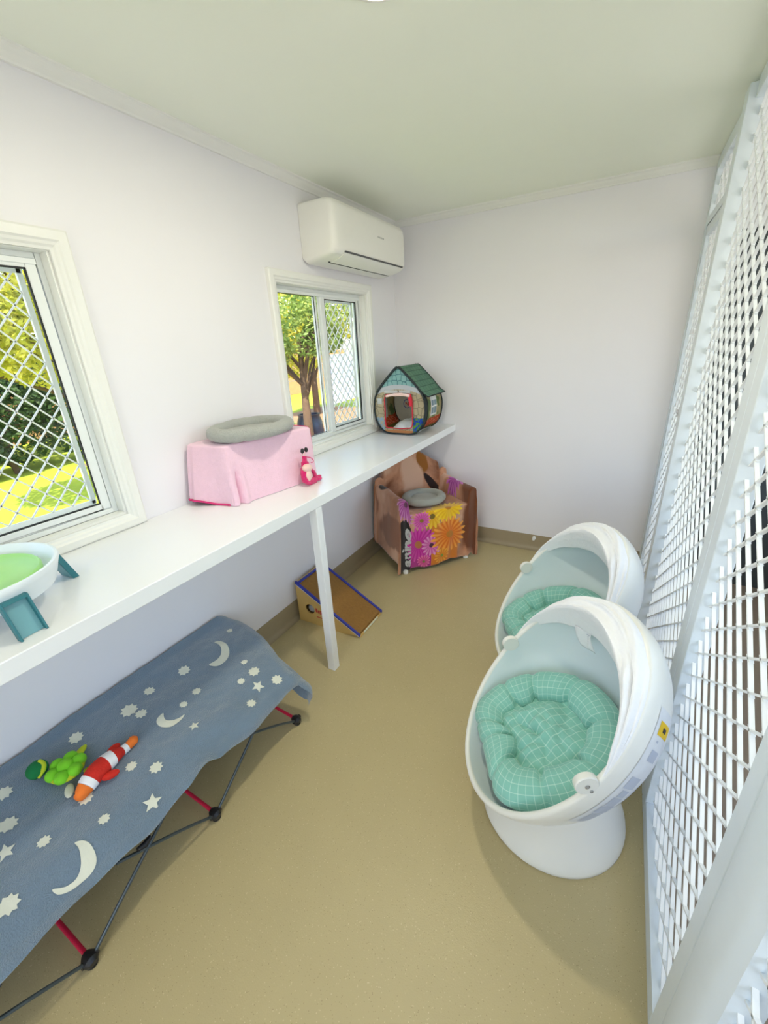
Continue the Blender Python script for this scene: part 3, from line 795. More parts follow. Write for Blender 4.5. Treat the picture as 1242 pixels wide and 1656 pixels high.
# hanging corner flap
def flap(s_, t_):
    # spare cloth at the far near corner, hanging in a rounded fold
    top = bl(.45 + .55*s_, .985)
    w_ = sm(min(1, t_*1.6))
    tip = Vector((.470 + .125*s_ + .012*sin(t_*5), .885 + .045*sin(PI*s_), 0))
    p = Vector((top.x, top.y, 0)).lerp(tip, w_*.85)
    drop = (.10 + .105*sin(PI*(.15 + .75*s_)))*t_
    return Vector((p.x + .010*sin(t_*PI), p.y + .016*sin(t_*PI) + .008*cos(s_*8)*t_, top.z - drop - .004*t_))
b.grid(flap, 26, 26, uvf=lambda s_, t_: (s_, t_))
def onb(x, y):
    z = bl_top(x, y)
    if x < .05: z += .012*(1 - (x - .016)/.034)
    ee = max(0, (y - (far_edge(x) - .045))/.045)
    return Vector((x, y, z - .022*ee*ee))
def decal(poly):
    # ear-free fan from centroid, subdivided to follow the cloth
    import mathutils.geometry as G
    tri = G.tessellate_polygon([[Vector((p[0], p[1], 0)) for p in poly]])
    def emit(p, q, w_, dpt):
        if dpt == 0:
            vs = []
            for a in (p, q, w_):
                k_ = onb(min(a[0], XT), a[1])
                if a[0] > XT:
                    k_ = Vector((a[0], a[1], k_.z - (a[0] - XT)*.6))
                vs.append(k_ + Vector((.0008, -.0006, .0022)))
            b.add(vs, [(0, 1, 2)], 1); return
        m1 = ((p[0]+q[0])/2, (p[1]+q[1])/2); m2 = ((q[0]+w_[0])/2, (q[1]+w_[1])/2); m3 = ((w_[0]+p[0])/2, (w_[1]+p[1])/2)
        for t in ((p, m1, m3), (m1, q, m2), (m3, m2, w_), (m1, m2, m3)): emit(*t, dpt - 1)
    for t in tri: emit(poly[t[0]], poly[t[1]], poly[t[2]], 2)
MOONS = [[(.134, .805), (.151, .824), (.191, .825), (.227, .806), (.252, .775), (.259, .743), (.252, .715), (.217, .701), (.223, .736), (.214, .769), (.192, .793), (.164, .804)],
         [(.266, .447), (.27, .421), (.285, .407), (.311, .406), (.335, .418), (.346, .442), (.344, .469), (.336, .485), (.332, .464), (.316, .443), (.299, .434), (.282, .438)],
         [(.436, .046), (.447, .06), (.468, .067), (.501, .062), (.522, .049), (.530, .029), (.527, .005), (.520, -.019), (.505, -.038), (.486, -.04), (.504, -.019), (.509, .004), (.497, .024), (.473, .039), (.454, .045)]]
for m_ in MOONS: decal([(p[0], p[1]) for p in catmull([(q[0], q[1], 0) for q in m_], 3, True)])
STARS = [('a', .153, .627, .026), ('a', .128, .486, .022), ('a', .152, .389, .031), ('a', .203, .402, .022), ('a', .102, .228, .024), ('a', .358, .262, .019), ('a', .431, .30, .022), ('s', .512, .227, .028), ('a', .332, .131, .022), ('a', .443, .123, .017), ('a', .353, .006, .018), ('a', .221, -.023, .026), ('a', .114, .013, .024), ('s', .293, -.059, .024), ('a', .434, -.112, .026), ('a', .294, .513, .016), ('a', .283, .582, .019), ('s', .414, .466, .020), ('s', .472, .728, .026), ('a', .401, .707, .017), ('a', .41, .771, .026), ('a', .335, .79, .016), ('a', .126, .902, .016), ('a', .506, .655, .020), ('a', .507, .80, .024), ('a', .30, -.2, .026), ('a', .18, -.16, .022), ('a', .4, -.28, .02), ('s', .25, -.34, .025), ('a', .1, -.3, .022), ('a', .35, -.47, .026), ('a', .15, -.5, .022)]
rs = random.Random(3)
for (k_, x_, y_, r_) in STARS:
    a0_ = rs.uniform(0, 6); pts = []
    nn = 5 if k_ == 's' else 9
    for i in range(nn*2):
        q = a0_ + PI*i/nn; rr = r_ if i % 2 == 0 else r_*(.45 if k_ == 's' else .72)
        pts.append((min(x_ + rr*cos(q), .540), y_ + rr*sin(q)))
    decal(pts)
o = b.build('blanket', [M['fleece'], M['glow']], None, smooth=80, weld=False)
tag(o, 'blue grey fleece blanket printed with cream moons and stars, spread over the low cot', 'blanket')

# ------------------------------------------------------------------ plush turtle and fish on the cot
def surf(x, y): return bl_top(x, y)
pt = (.205, .148)
tur = thing('plush_turtle', 'green plush turtle with a dark green head lying on the moon and star blanket', 'soft toy', (pt[0], pt[1], surf(*pt)))
zt_ = surf(*pt) + .004
b = MB(); b.ell((pt[0], pt[1], zt_ + .016), (.052, .050, .018), nu=28, nv=14); b.build('body', M['yellowg'], tur)
b = MB()
b.ell((pt[0], pt[1], zt_ + .032), (.024, .023, .020))
for i in range(6):
    q = R(60*i + 15); b.ell((pt[0] + .036*cos(q), pt[1] + .036*sin(q), zt_ + .024), (.0215, .0215, .0195), nu=18, nv=10)
b.build('shell', M['green_t'], tur, label='lime green lumpy shell')
hx, hy = .138, .098
b = MB(); b.ell((hx, hy, surf(hx, hy) + .026), (.030, .030, .026), nu=24, nv=14); b.build('head', M['dkgreen'], tur, label='dark green head')
b = MB(); b.tube(catmull([(hx + .033, hy - .012, surf(hx, hy) + .020), (hx + .030, hy + .004, surf(hx, hy) + .030), (hx + .018, hy + .016, surf(hx, hy) + .042), (hx - .004, hy + .013, surf(hx, hy) + .050)], 5), [.004]*5 + [.0065]*5 + [.006]*5 + [.002], 10); b.build('collar', M['yellowg'], tur)
for (dx, dy, a_) in ((.062, -.030, 1), (.055, .045, 1), (-.03, .056, 1)):
    b = MB(); x_, y_ = pt[0] + dx, pt[1] + dy; ang = math.atan2(dy, dx)
    Q = Matrix.Rotation(ang, 3, 'Z'); b.ell((x_, y_, surf(x_, y_) + .008), (.028, .013, .006), Q); b.build('flipper', M['cream'] if dy < 0 else M['yellowg'], tur)

fp = [(.326, .118), (.318, .150), (.308, .185), (.301, .220), (.298, .250), (.295, .275), (.293, .298), (.291, .318)]
fr = [.016, .027, .031, .029, .024, .0155, .0145, .0165]
fish = thing('plush_fish', 'orange and white striped plush fish lying on the moon and star blanket', 'soft toy', (.307, .21, surf(.307, .21)))
path = catmull([(x_, y_, surf(x_, y_) + r_ + .001) for (x_, y_), r_ in zip(fp, fr)], 8)
def frad(i):
    t = i/(len(path) - 1)*(len(fr) - 1); k_ = int(min(t, len(fr) - 2)); f = t - k_; return fr[k_]*(1-f) + fr[k_+1]*f
n_ = len(path)
def seg(i0, i1, name, m_, label=None, sc=1.0, cap=0):
    bm = MB(); P = path[i0:i1+1]; rr = [frad(i)*sc for i in range(i0, i1+1)]
    if cap & 1:
        d_ = (P[0] - P[1]).normalized(); P = [P[0] + d_*rr[0]*.55, P[0] + d_*rr[0]*.42, P[0] + d_*rr[0]*.2] + P; rr = [.0015, rr[0]*.62, rr[0]*.9] + rr
    if cap & 2:
        d_ = (P[-1] - P[-2]).normalized(); q = rr[-1]; P = P + [P[-1] + d_*q*.5, P[-1] + d_*q*.9]; rr = rr + [q*.75, .0015]
    bm.tube(P, rr, 22); return bm.build(name, m_, fish, smooth=80, label=label)
seg(0, 7, 'head', M['orange2'], 'orange head', 1.0, 1)
seg(7, 11, 'stripe', M['whiteplush'], 'white band', 1.03)
seg(11, 23, 'body', M['orange'], 'orange red body', 1.0)
seg(23, 30, 'stripe', M['whiteplush'], 'white band', 1.03)
seg(30, 40, 'body', M['orange'], 'orange red body', 1.0)
seg(40, 46, 'stripe', M['whiteplush'], 'white band', 1.02)
seg(46, n_ - 1, 'tail', M['orange2'], 'orange tail', 1.0, 2)
b = MB(); Q = Matrix.Rotation(R(60), 3, 'Z'); b.ell((.344, .206, surf(.344, .206) + .020), (.026, .014, .012), Q); b.build('fin', M['orange'], fish)
b = MB(); b.ell((.272, .262, surf(.28, .262) + .026), (.012, .022, .012)); b.build('fin', M['orange'], fish)
b = MB(); b.ell((.318, .117, surf(.32, .12) + .031), (.0048, .0048, .0048)); b.build('eye', M['black'], fish)

# ------------------------------------------------------------------ pet feeder on the bench
fc = (.230, .127)
fd = thing('pet_feeder', 'round white pet feeder with lime disc and teal legs on the bench', 'pet feeder', (fc[0], fc[1], BH))
b = MB(); b.lathe([(.0001, .052), (.155, .052), (.172, .060), (.1885, .108), (.192, .118), (.190, .124), (.184, .1255), (.179, .122), (.170, .096), (.162, .088), (.0001, .086)], (fc[0], fc[1], BH), 72); b.build('dish', M['dish'], fd, smooth=45)
b = MB(); b.lathe([(.146, .0865), (.150, .094), (.150, .105), (.146, .110), (.139, .108), (.134, .1045), (.05, .108), (.046, .110), (.040, .1085), (.0001, .109)], (fc[0], fc[1], BH), 72); b.build('disc', M['lime'], fd, smooth=45, label='lime green disc')
for i, q in enumerate((R(5), R(95), R(185), R(275))):
    if q > R(170) and q < R(190): pass
    er = Vector((cos(q), sin(q), 0)); et = Vector((-sin(q), cos(q), 0)); o_ = Vector((fc[0], fc[1], BH))
    rr0, rr1 = (.178, .222)
    if i == 2: rr0, rr1 = (.165, .190)
    def lp(a, z_, w_): return o_ + er*a + et*w_ + Vector((0, 0, z_))
    hw = .030; b = MB()
    # back plate
    top, bot = (rr0, .098), (rr1 - .010, .001)
    def slab(a0, z0, a1, z1, w0, w1, t_):
        vs = [lp(a0, z0, w0), lp(a0, z0, w1), lp(a1, z1, w1), lp(a1, z1, w0), lp(a0 + t_, z0, w0), lp(a0 + t_, z0, w1), lp(a1 + t_, z1, w1), lp(a1 + t_, z1, w0)]
        b.add(vs, [(0,1,2,3),(7,6,5,4),(0,4,5,1),(1,5,6,2),(2,6,7,3),(3,7,4,0)])
    slab(rr0 + .002, .090, rr1 - .012, .001, -hw + .004, hw - .004, .004)
    pl = b.build('leg', M['tealin'], fd, smooth=0, label='pale teal leg panel')
    b = MB()
    slab(rr0 + .000, .096, rr1 - .012, .001, -hw, -hw + .005, .017)
    slab(rr0 + .000, .096, rr1 - .012, .001, hw - .005, hw, .017)
    slab(rr0 + .000, .096, rr0 + .004, .088, -hw + .005, hw - .005, .016)
    b.build('leg_rim', M['teal'], pl, bevel=.0015)
b = MB(); b.lathe([(.022, .110), (.022, .1115), (.019, .1125), (.0001, .1125)], (fc[0] - .01, fc[1] - .01, BH), 32); b.build('hub', M['lime'], fd)

# ------------------------------------------------------------------ pink draped box
pk = [Vector((.014, .962, 0)), Vector((.232, .992, 0)), Vector((.318, 1.452, 0)), Vector((.026, 1.476, 0))]
pb = thing('box_cover', 'pink fleece throw with hot pink edging draped over a box on the bench', 'throw', (.16, 1.22, BH))
def rect_round(pts, rad, n=6):
    out = []
    m = len(pts)
    for i in range(m):
        p, a, c_ = pts[i], (pts[i-1] - pts[i]).normalized(), (pts[(i+1) % m] - pts[i]).normalized()
        for j in range(n + 1):
            t = j/n
            q = p + a*rad*(1-t)**2 + c_*rad*t*t
            out.append(q)
    return out
def resamp(pts, n):
    P = pts + [pts[0]]; L_ = [0]
    for a, c_ in zip(P, P[1:]): L_.append(L_[-1] + (c_ - a).length)
    out = []; k_ = 0
    for i in range(n):
        d_ = L_[-1]*i/n
        while L_[k_+1] < d_: k_ += 1
        out.append(P[k_].lerp(P[k_+1], (d_ - L_[k_])/(L_[k_+1] - L_[k_] + 1e-9)))
    return out
ol = resamp(rect_round(pk, .022), 160)
cen = sum(ol, Vector())/len(ol)
ZT = .262
def lift(p):
    # far front corner stands up a little, end face hem lifted
    return .0
b = MB()
hem = []
def sidept(j, t):
    p = ol[j % 160]; nrm = (ol[(j+1) % 160] - ol[(j-1) % 160]).cross(Vector((0,0,1))).normalized()
    if nrm.dot(p - cen) < 0: nrm = -nrm
    y = p.y; x = p.x
    top = ZT - .012 + .0*y
    # hem height: end face swings up at its left end
    h0 = .0015
    if p.y < 1.0 and p.x < .20:
        h0 = .0015 + .020*sm((.16 - p.x)/.10)
    out = .010*(1-t) + .006*nz(j*.12, t*2, 2)*(1.2-t) + .004*sin(j*.45)*(1 - t)*nz(j*.05, 1, 1)*2
    # pleat near the front corner
    dcor = (p - Vector((.238, 1.020, 0))).length
    fo = sm((.80 - t)/.5); out += -.026*math.exp(-(dcor/.008)**2)*fo + .012*math.exp(-((dcor - .022)/.012)**2)*fo
    if x < .05: out = -.004
    q = p + nrm*out
    if p.y < 1.05: q.y -= .045*sm((.17 - p.x)/.15)*(1 - t)**.8
    if q.x < .004: q.x = .004
    return Vector((q.x, q.y, BH + h0 + (top - h0)*t))
b.grid(lambda s_, t_: sidept(int(round(s_*160)), t_), 160, 20, wu=True)
def toppt(s_, t_):
    j = int(round(s_*160)) % 160; p = sidept(j, 1.0)
    q = Vector((p.x, p.y, 0)).lerp(Vector((cen.x, cen.y, 0)), t_)
    z = BH + ZT - .012 + .012*math.sqrt(max(0, 1 - (1 - min(1, t_/.10))**2)) + .003*nz(q.x, q.y, 4, 9)*min(1, t_*5)
    return Vector((q.x, q.y, z))
b.grid(lambda s_, t_: toppt(s_, .999*t_**1.6), 160, 22, wu=True)
b.build('throw', M['pinkfl'], pb, smooth=75)
b = MB(); hp = [sidept(j, 0.0) + Vector((0, 0, .003)) for j in range(160)]
end = [p + Vector((.0, -.002, 0)) for p in hp if p.y < 1.03 and p.x < .215 and p.x > .006]
end.sort(key=lambda p: p.x); b.tube(end, .0045, 8); b.build('edging', M['pinktrim'], pb, label='hot pink hem')
# stiff raised corner with its edging at the far end
b = MB()
jc = min(range(160), key=lambda j: (ol[j] - Vector((.318, 1.452, 0))).length)
cor = [toppt(((jc + k_) % 160)/160, .02) + Vector((0, 0, .002)) for k_ in range(34, 1, -2)] + [sidept(jc + 1, 1 - t/12) + Vector((.002, .002, 0)) for t in range(0, 12)]
b.tube(cor, .0038, 8); b.build('edging', M['pinktrim'], pb, label='hot pink corner edging')

# ------------------------------------------------------------------ round plush beds
def plush_bed(loc, ra, rb, h, m_, label, rot=0, seed=0):
    x0, y0, z0 = loc
    t = thing('round_pet_bed', label, 'pet bed', loc, 'round plush pet beds')
    tr = h*.46
    Q = Matrix.Rotation(rot, 3, 'Z')
    def rf(s_, t_):
        q = 2*PI*s_; w_ = 2*PI*t_
        lump = 1 + .10*nz(cos(q)*2, sin(q)*2, seed) + .04*nz(cos(q)*7, sin(q)*7, seed + w_)
        fold = 1 - .12*math.exp(-(((s_ - .86 + .5) % 1 - .5)/.012)**2)
        rr = tr*lump*fold
        x_ = (ra - tr + rr*cos(w_)*1.15)*cos(q); y_ = (rb - tr + rr*cos(w_)*1.15)*sin(q)
        p = Q @ Vector((x_, y_, 0))
        return Vector((x0 + p.x, y0 + p.y, z0 + max(.0005, tr*.96 + rr*sin(w_)*.96)))
    b = MB(); b.grid(rf, 120, 22, wu=True, wv=True); b.build('rim', m_, t, smooth=80)
    def pf_(s_, t_):
        q = 2*PI*s_; x_ = (ra - tr*.9)*t_*cos(q); y_ = (rb - tr*.9)*t_*sin(q); p = Q @ Vector((x_, y_, 0))
        return Vector((x0 + p.x, y0 + p.y, z0 + h*.34 + .008*nz(x_, y_, seed, 14) + .012*(1 - t_**2)))
    b = MB(); b.grid(pf_, 48, 14, wu=True); b.build('base', m_, t, smooth=80)
    return t
plush_bed((.178, 1.205, BH + ZT + .0035), .160, .212, .064, M['greybed'], 'round pale grey plush pet bed on top of the pink draped box', 0.05, 1)

# ------------------------------------------------------------------ pink plush prawn
pr_ = thing('plush_prawn', 'hot pink plush prawn with black bead eyes leaning on the pink draped box', 'soft toy', (.352, 1.345, BH))
def PP(a, z_, dx=0.0): # a along the bench (right), z up, dx toward room
    return Vector((.350 + dx + .10*a*0, 1.345 + a, BH + z_))
b = MB()
b.tube(catmull([PP(.006, .138, -.012), PP(-.002, .112, -.006), PP(-.010, .085, 0), PP(-.022, .055, .004), PP(-.018, .028, .006), PP(.010, .016, .010), PP(.045, .014, .008), PP(.070, .020, .004)], 6),
       [.013]*6 + [.021]*6 + [.026]*6 + [.024]*6 + [.019]*6 + [.016]*6 + [.013]*6 + [.008], 16, sq=.8)
b.build('body', M['hotpink'], pr_, smooth=80)
b = MB(); b.ell(PP(-.012, .088, .012), (.021, .030, .020), Matrix.Rotation(R(-10), 3, 'X')); b.ell(PP(-.016, .054, .018), (.014, .019, .030)); b.build('belly', M['palepink'], pr_, label='pale pink belly')
b = MB(); b.tube(catmull([PP(.012, .080, .012), PP(.028, .060, .014), PP(.040, .038, .012), PP(.048, .022, .008)], 6), [.006]*6 + [.009]*6 + [.010]*6 + [.007], 12); b.build('arm', M['hotpink'], pr_)
b = MB(); b.tube(catmull([PP(-.030, .072, .010), PP(-.036, .050, .014), PP(-.030, .026, .016), PP(-.012, .014, .020)], 6), [.005]*6 + [.008]*6 + [.009]*6 + [.007], 12); b.build('arm', M['hotpink'], pr_)
b = MB(); b.ell(PP(.078, .017, .002), (.011, .020, .010)); b.ell(PP(.066, .012, .016), (.009, .018, .008)); b.build('tail', M['hotpink'], pr_)
for a in (-.010, .012):
    b = MB(); b.tube([PP(.002 + a*.4, .140, -.012), PP(a, .160, -.008)], .0018, 8); st = b.build('eye_stalk', M['palepink'], pr_)
    b = MB(); b.ell(PP(a*1.25, .169, -.004), (.0085, .0095, .0125), Matrix.Rotation(R(10 if a > 0 else -10), 3, 'X')); b.build('eye', M['black'], st)
b = MB(); b.tube(catmull([PP(.012, .134, -.006), PP(.034, .126, 0), PP(.048, .112, .004), (PP(.044, .102, .006)), PP(.028, .104, .006)], 6), .0022, 8); b.build('feeler', M['hotpink'], pr_)
b = MB(); b.tube(catmull([PP(-.010, .132, -.006), PP(-.026, .118, 0), PP(-.036, .098, .004)], 6), .0022, 8); b.build('feeler', M['hotpink'], pr_)

# ------------------------------------------------------------------ pop-up cat tent
def tent_front_mat():
    m = mat('tent_print_front', rgb(206, 192, 158), .8, var=.12, scale=26)
    nt, N, L, b_ = nodes(m)
    tc = N.new('ShaderNodeTexCoord'); sp = N.new('ShaderNodeSeparateXYZ'); L.new(tc.outputs['Object'], sp.inputs[0])
    v = N.new('ShaderNodeTexVoronoi'); v.feature = 'DISTANCE_TO_EDGE'; v.inputs['Scale'].default_value = 22; L.new(tc.outputs['Object'], v.inputs['Vector'])
    base = b_.inputs['Base Color'].links[0].from_socket
    base = mixc(nt, mth(nt, 'LESS_THAN', v.outputs['Distance'], .05), base, rgb(160, 148, 122))
    # hexagon shingles on the gable
    v2 = N.new('ShaderNodeTexVoronoi'); v2.feature = 'DISTANCE_TO_EDGE'; v2.inputs['Scale'].default_value = 26; v2.inputs['Randomness'].default_value = .35; L.new(tc.outputs['Object'], v2.inputs['Vector'])
    gab = mixc(nt, mth(nt, 'LESS_THAN', v2.outputs['Distance'], .07), rgb(160, 205, 202), rgb(96, 146, 150))
    z = sp.outputs['Z']; x = sp.outputs['X']
    arch = mth(nt, 'ADD', z, mth(nt, 'MULTIPLY', mth(nt, 'MULTIPLY', x, x), 1.2))
    c_ = mixc(nt, mth(nt, 'GREATER_THAN', arch, .318), base, rgb(216, 218, 222))
    c_ = mixc(nt, mth(nt, 'GREATER_THAN', arch, .350), c_, gab)
    c_ = mixc(nt, mth(nt, 'LESS_THAN', z, .032), c_, rgb(214, 150, 96))
    # flower beds right (blue, green) and left (pale blue)
    n_ = N.new('ShaderNodeTexNoise'); n_.inputs['Scale'].default_value = 60; L.new(tc.outputs['Object'], n_.inputs['Vector'])
    fl = mixc(nt, mth(nt, 'GREATER_THAN', n_.outputs['Fac'], .5), rgb(40, 84, 190), rgb(110, 170, 60))
    k_ = mth(nt, 'MULTIPLY', mth(nt, 'GREATER_THAN', x, .105), mth(nt, 'LESS_THAN', z, .125))
    c_ = mixc(nt, k_, c_, fl)
    fl2 = mixc(nt, mth(nt, 'GREATER_THAN', n_.outputs['Fac'], .5), rgb(170, 196, 214), rgb(206, 196, 170))
    k_ = mth(nt, 'MULTIPLY', mth(nt, 'LESS_THAN', x, -.125), mth(nt, 'LESS_THAN', z, .12))
    c_ = mixc(nt, k_, c_, fl2)
    L.new(c_, b_.inputs['Base Color'])
    return m
M['tfront'] = tent_front_mat()
def tent_side_mat():
    m = mat('tent_print_side', rgb(196, 184, 140), .8, var=.12, scale=26)
    nt, N, L, b_ = nodes(m)
    tc = N.new('ShaderNodeTexCoord'); sp = N.new('ShaderNodeSeparateXYZ'); L.new(tc.outputs['Object'], sp.inputs[0])
    n1 = N.new('ShaderNodeTexNoise'); n1.inputs['Scale'].default_value = 9; L.new(tc.outputs['Object'], n1.inputs['Vector'])
    n2 = N.new('ShaderNodeTexNoise'); n2.inputs['Scale'].default_value = 70; L.new(tc.outputs['Object'], n2.inputs['Vector'])
    base = b_.inputs['Base Color'].links[0].from_socket
    z = sp.outputs['Z']
    base = mixc(nt, mth(nt, 'GREATER_THAN', mth(nt, 'ADD', n1.outputs['Fac'], mth(nt, 'MULTIPLY', z, -.4)), .44), base, rgb(126, 146, 92))
    red = mixc(nt, mth(nt, 'GREATER_THAN', n2.outputs['Fac'], .56), rgb(205, 84, 40), rgb(226, 150, 120))
    k_ = mth(nt, 'LESS_THAN', mth(nt, 'ADD', z, mth(nt, 'MULTIPLY', n1.outputs['Fac'], .06)), .135)
    base = mixc(nt, k_, base, red)
    base = mixc(nt, mth(nt, 'LESS_THAN', z, .045), base, rgb(120, 110, 52))
    L.new(base, b_.inputs['Base Color']); return m
M['tside'] = tent_side_mat()
def tent_roof_mat():
    m = mat('tent_print_roof', rgb(124, 166, 140), .8, var=.12, scale=14)
    nt, N, L, b_ = nodes(m)
    uv = N.new('ShaderNodeUVMap'); br = N.new('ShaderNodeTexBrick'); L.new(uv.outputs[0], br.inputs['Vector'])
    br.inputs['Scale'].default_value = 1; br.inputs['Brick Width'].default_value = .045; br.inputs['Row Height'].default_value = .03; br.inputs['Mortar Size'].default_value = .002
    br.inputs['Color1'].default_value = rgb(126, 170, 142); br.inputs['Color2'].default_value = rgb(112, 156, 134); br.inputs['Mortar'].default_value = rgb(84, 122, 106)
    L.new(br.outputs[0], b_.inputs['Base Color']); return m
M['troof'] = tent_roof_mat()

for k_ in ('tfront', 'tside', 'troof', 'tentgrey'):
    nt, N, L, b_ = nodes(M[k_])
    tr = N.new('ShaderNodeBsdfTranslucent'); L.new(b_.inputs['Base Color'].links[0].from_socket, tr.inputs['Color'])
    mx = N.new('ShaderNodeMixShader'); mx.inputs[0].default_value = .45
    L.new(b_.outputs[0], mx.inputs[1]); L.new(tr.outputs[0], mx.inputs[2]); L.new(mx.outputs[0], N['Material Output'].inputs['Surface'])
tx, ty0, ty1 = .252, 2.535, 2.845
tent = thing('cat_tent', 'small pop-up cat house tent with green roof on the far end of the bench', 'cat house', (tx, (ty0 + ty1)/2, BH))
half = [(0, .462), (.022, .452), (.075, .402), (.14, .335), (.186, .27), (.202, .19), (.186, .09), (.140, .030), (.085, .009), (0, .0075)]
loop = half + [(-x, z) for x, z in half[-2:0:-1]]
lp3 = catmull([(x, z, 0) for x, z in loop], 6, True)
lp2 = [(p.x, max(.0065, p.y)) for p in lp3]
nl = len(lp2)
def tp(x, z, y): return Vector((tx + x, y, BH + z))
door = []
for i in range(nl):
    # ray from door centre toward loop point -> rounded rectangle
    cx, cz_ = -.005, .165; dx, dz = lp2[i][0] - cx, lp2[i][1] - cz_
    k_ = min(.108/(abs(dx) + 1e-9), .118/(abs(dz) + 1e-9))
    door.append((cx + dx*k_, cz_ + dz*k_))
def bulge(t): return .0
b = MB()
b.grid(lambda s_, t_: tp(door[int(round(s_*nl)) % nl][0]*(1-t_) + lp2[int(round(s_*nl)) % nl][0]*t_, door[int(round(s_*nl)) % nl][1]*(1-t_) + lp2[int(round(s_*nl)) % nl][1]*t_, ty0), nl, 4, wu=True)
b.build('front_panel', M['tfront'], tent, smooth=30, solid=.0015)
b = MB(); b.tube([tp(x, z, ty0 - .002) for x, z in lp2], .0062, 10, closed=True); b.build('front_hoop', M['blackfab'], tent)
b = MB(); b.tube([tp(x, z, ty1) for x, z in lp2], .0062, 10, closed=True); b.build('back_hoop', M['blackfab'], tent)
dsort = catmull([(x, z, 0) for x, z in ((-.110, .06), (-.113, .17), (-.108, .270), (-.05, .284), (.04, .284), (.095, .276), (.103, .17), (.098, .065), (.05, .049), (-.005, .045), (-.06, .048))], 6, True)
b = MB(); b.tube([tp(p.x, p.y, ty0 - .003) for p in dsort], .0042, 8, closed=True); b.build('door_binding', M['redbind'], tent, label='red door binding')
# back panel with round emblem
b = MB(); b.grid(lambda s_, t_: tp(lp2[int(round(s_*nl)) % nl][0]*t_, .2 + (lp2[int(round(s_*nl)) % nl][1] - .2)*t_, ty1 - .002), nl, 4, wu=True)
bpn = b.build('back_panel', M['tentgrey'], tent, smooth=30)
ex, ez = -.084, .178
b = MB(); b.tube([tp(ex + .029*cos(2*PI*i/32), ez + .032*sin(2*PI*i/32), ty1 - .006) for i in range(32)], .0026, 8, closed=True)
em = b.build('emblem', M['blueprint'], bpn, label='dark round emblem')
b = MB()
for q in (((-.012, -.014), (-.012, .014)), ((-.012, .012), (.008, -.012)), ((.010, -.014), (.010, .014))):
    b.tube([tp(ex + q[0][0], ez + q[0][1], ty1 - .006), tp(ex + q[1][0], ez + q[1][1], ty1 - .006)], .003, 6)
b.build('emblem_mark', M['redprint'], em)
# side walls (between hoops), lower sleeve and roof
ri = [i for i in range(nl) if lp2[i][0] > 0 and .012 < lp2[i][1] < .300]
ri.sort(key=lambda i: lp2[i][1])
def side(sg):
    def f(s_, t_):
        q = s_*(len(ri) - 1); a = int(min(q, len(ri) - 2)); fr_ = q - a
        x = lp2[ri[a]][0]*(1-fr_) + lp2[ri[a+1]][0]*fr_; z = lp2[ri[a]][1]*(1-fr_) + lp2[ri[a+1]][1]*fr_
        return tp(sg*(x - .012*sin(PI*t_)), z, ty0 + (ty1 - ty0)*t_)
    return f
for sg in (1, -1):
    f = side(sg)
    b = MB(); b.grid(lambda s_, t_: f(s_, .16 + .82*t_), 18, 10); sd = b.build('side_panel', M['tside'], tent, smooth=50, solid=.0012)
    b = MB(); b.grid(lambda s_, t_: f(s_, .02 + .14*t_), 18, 3); b.build('side_gusset', M['blackfab'], tent, smooth=50, solid=.001)
    if sg > 0:
        b = MB(); b.grid(lambda s_, t_: f(.50 + .40*s_, .40 + .32*t_) + Vector((.0025, 0, 0)), 6, 4); wn = b.build('printed_window', M['whiteprint'], sd, smooth=50)
        b = MB()
        for (s0, s1, q0, q1) in ((.53, .64, .43, .55), (.53, .64, .58, .70), (.67, .78, .43, .55), (.67, .78, .58, .70)):
            b.grid(lambda s_, t_: f(s0 + (s1 - s0)*s_, q0 + (q1 - q0)*t_) + Vector((.004, 0, 0)), 3, 2)
        b.build('pane', mat('pane_print', rgb(120, 140, 150), .6), wn, smooth=50)
        b = MB(); b.tube([f(i/24, .17) + Vector((.003, 0, 0)) for i in range(25)] , .0028, 8); b.build('seam', M['blackfab'], tent)
    # roof slope with overhanging eave
    rp_ = sorted([q for q in lp2 if q[0] >= 0 and q[1] >= .285], key=lambda q: -q[1])
    def rf(s_, t_, sg=sg, rp_=rp_):
        ext = 1.0 if sg < 0 else 1.12
        i_ = t_*ext*(len(rp_) - 1); k_ = int(min(i_, len(rp_) - 2)); f_ = i_ - k_
        x = rp_[k_][0] + (rp_[k_+1][0] - rp_[k_][0])*f_; z = rp_[k_][1] + (rp_[k_+1][1] - rp_[k_][1])*f_
        if f_ > 1: x += .010*(f_ - 1)
        return tp(sg*(x + .004), z + .006, ty0 - .003 + (ty1 - ty0 + .008)*s_)
    b = MB(); b.grid(rf, 10, 12, uvf=lambda s_, t_: (s_*.32, t_*.235)); rp = b.build('roof_panel', M['troof'], tent, smooth=40, solid=.002)
    edge = [rf(0, t/12) for t in range(13)] + [rf(s/10, 1) for s in range(1, 11)] + [rf(1, 1 - t/12) for t in range(1, 13)]
    b = MB(); b.tube(edge, .0042, 8); b.build('roof_piping', M['blackfab'], rp)
b = MB(); b.grid(lambda s_, t_: tp(-.024 + .048*s_, .458 + .010*sin(PI*s_), ty0 - .004 + (ty1 - ty0 + .010)*t_), 8, 6); b.build('ridge', M['blackfab'], tent, smooth=50, solid=.002)
b = MB(); b.grid(lambda s_, t_: tp(-.12 + .24*s_, .009, ty0 + .004 + (ty1 - ty0 - .008)*t_), 4, 4); b.build('floor_panel', M['tentgrey'], tent, smooth=0)
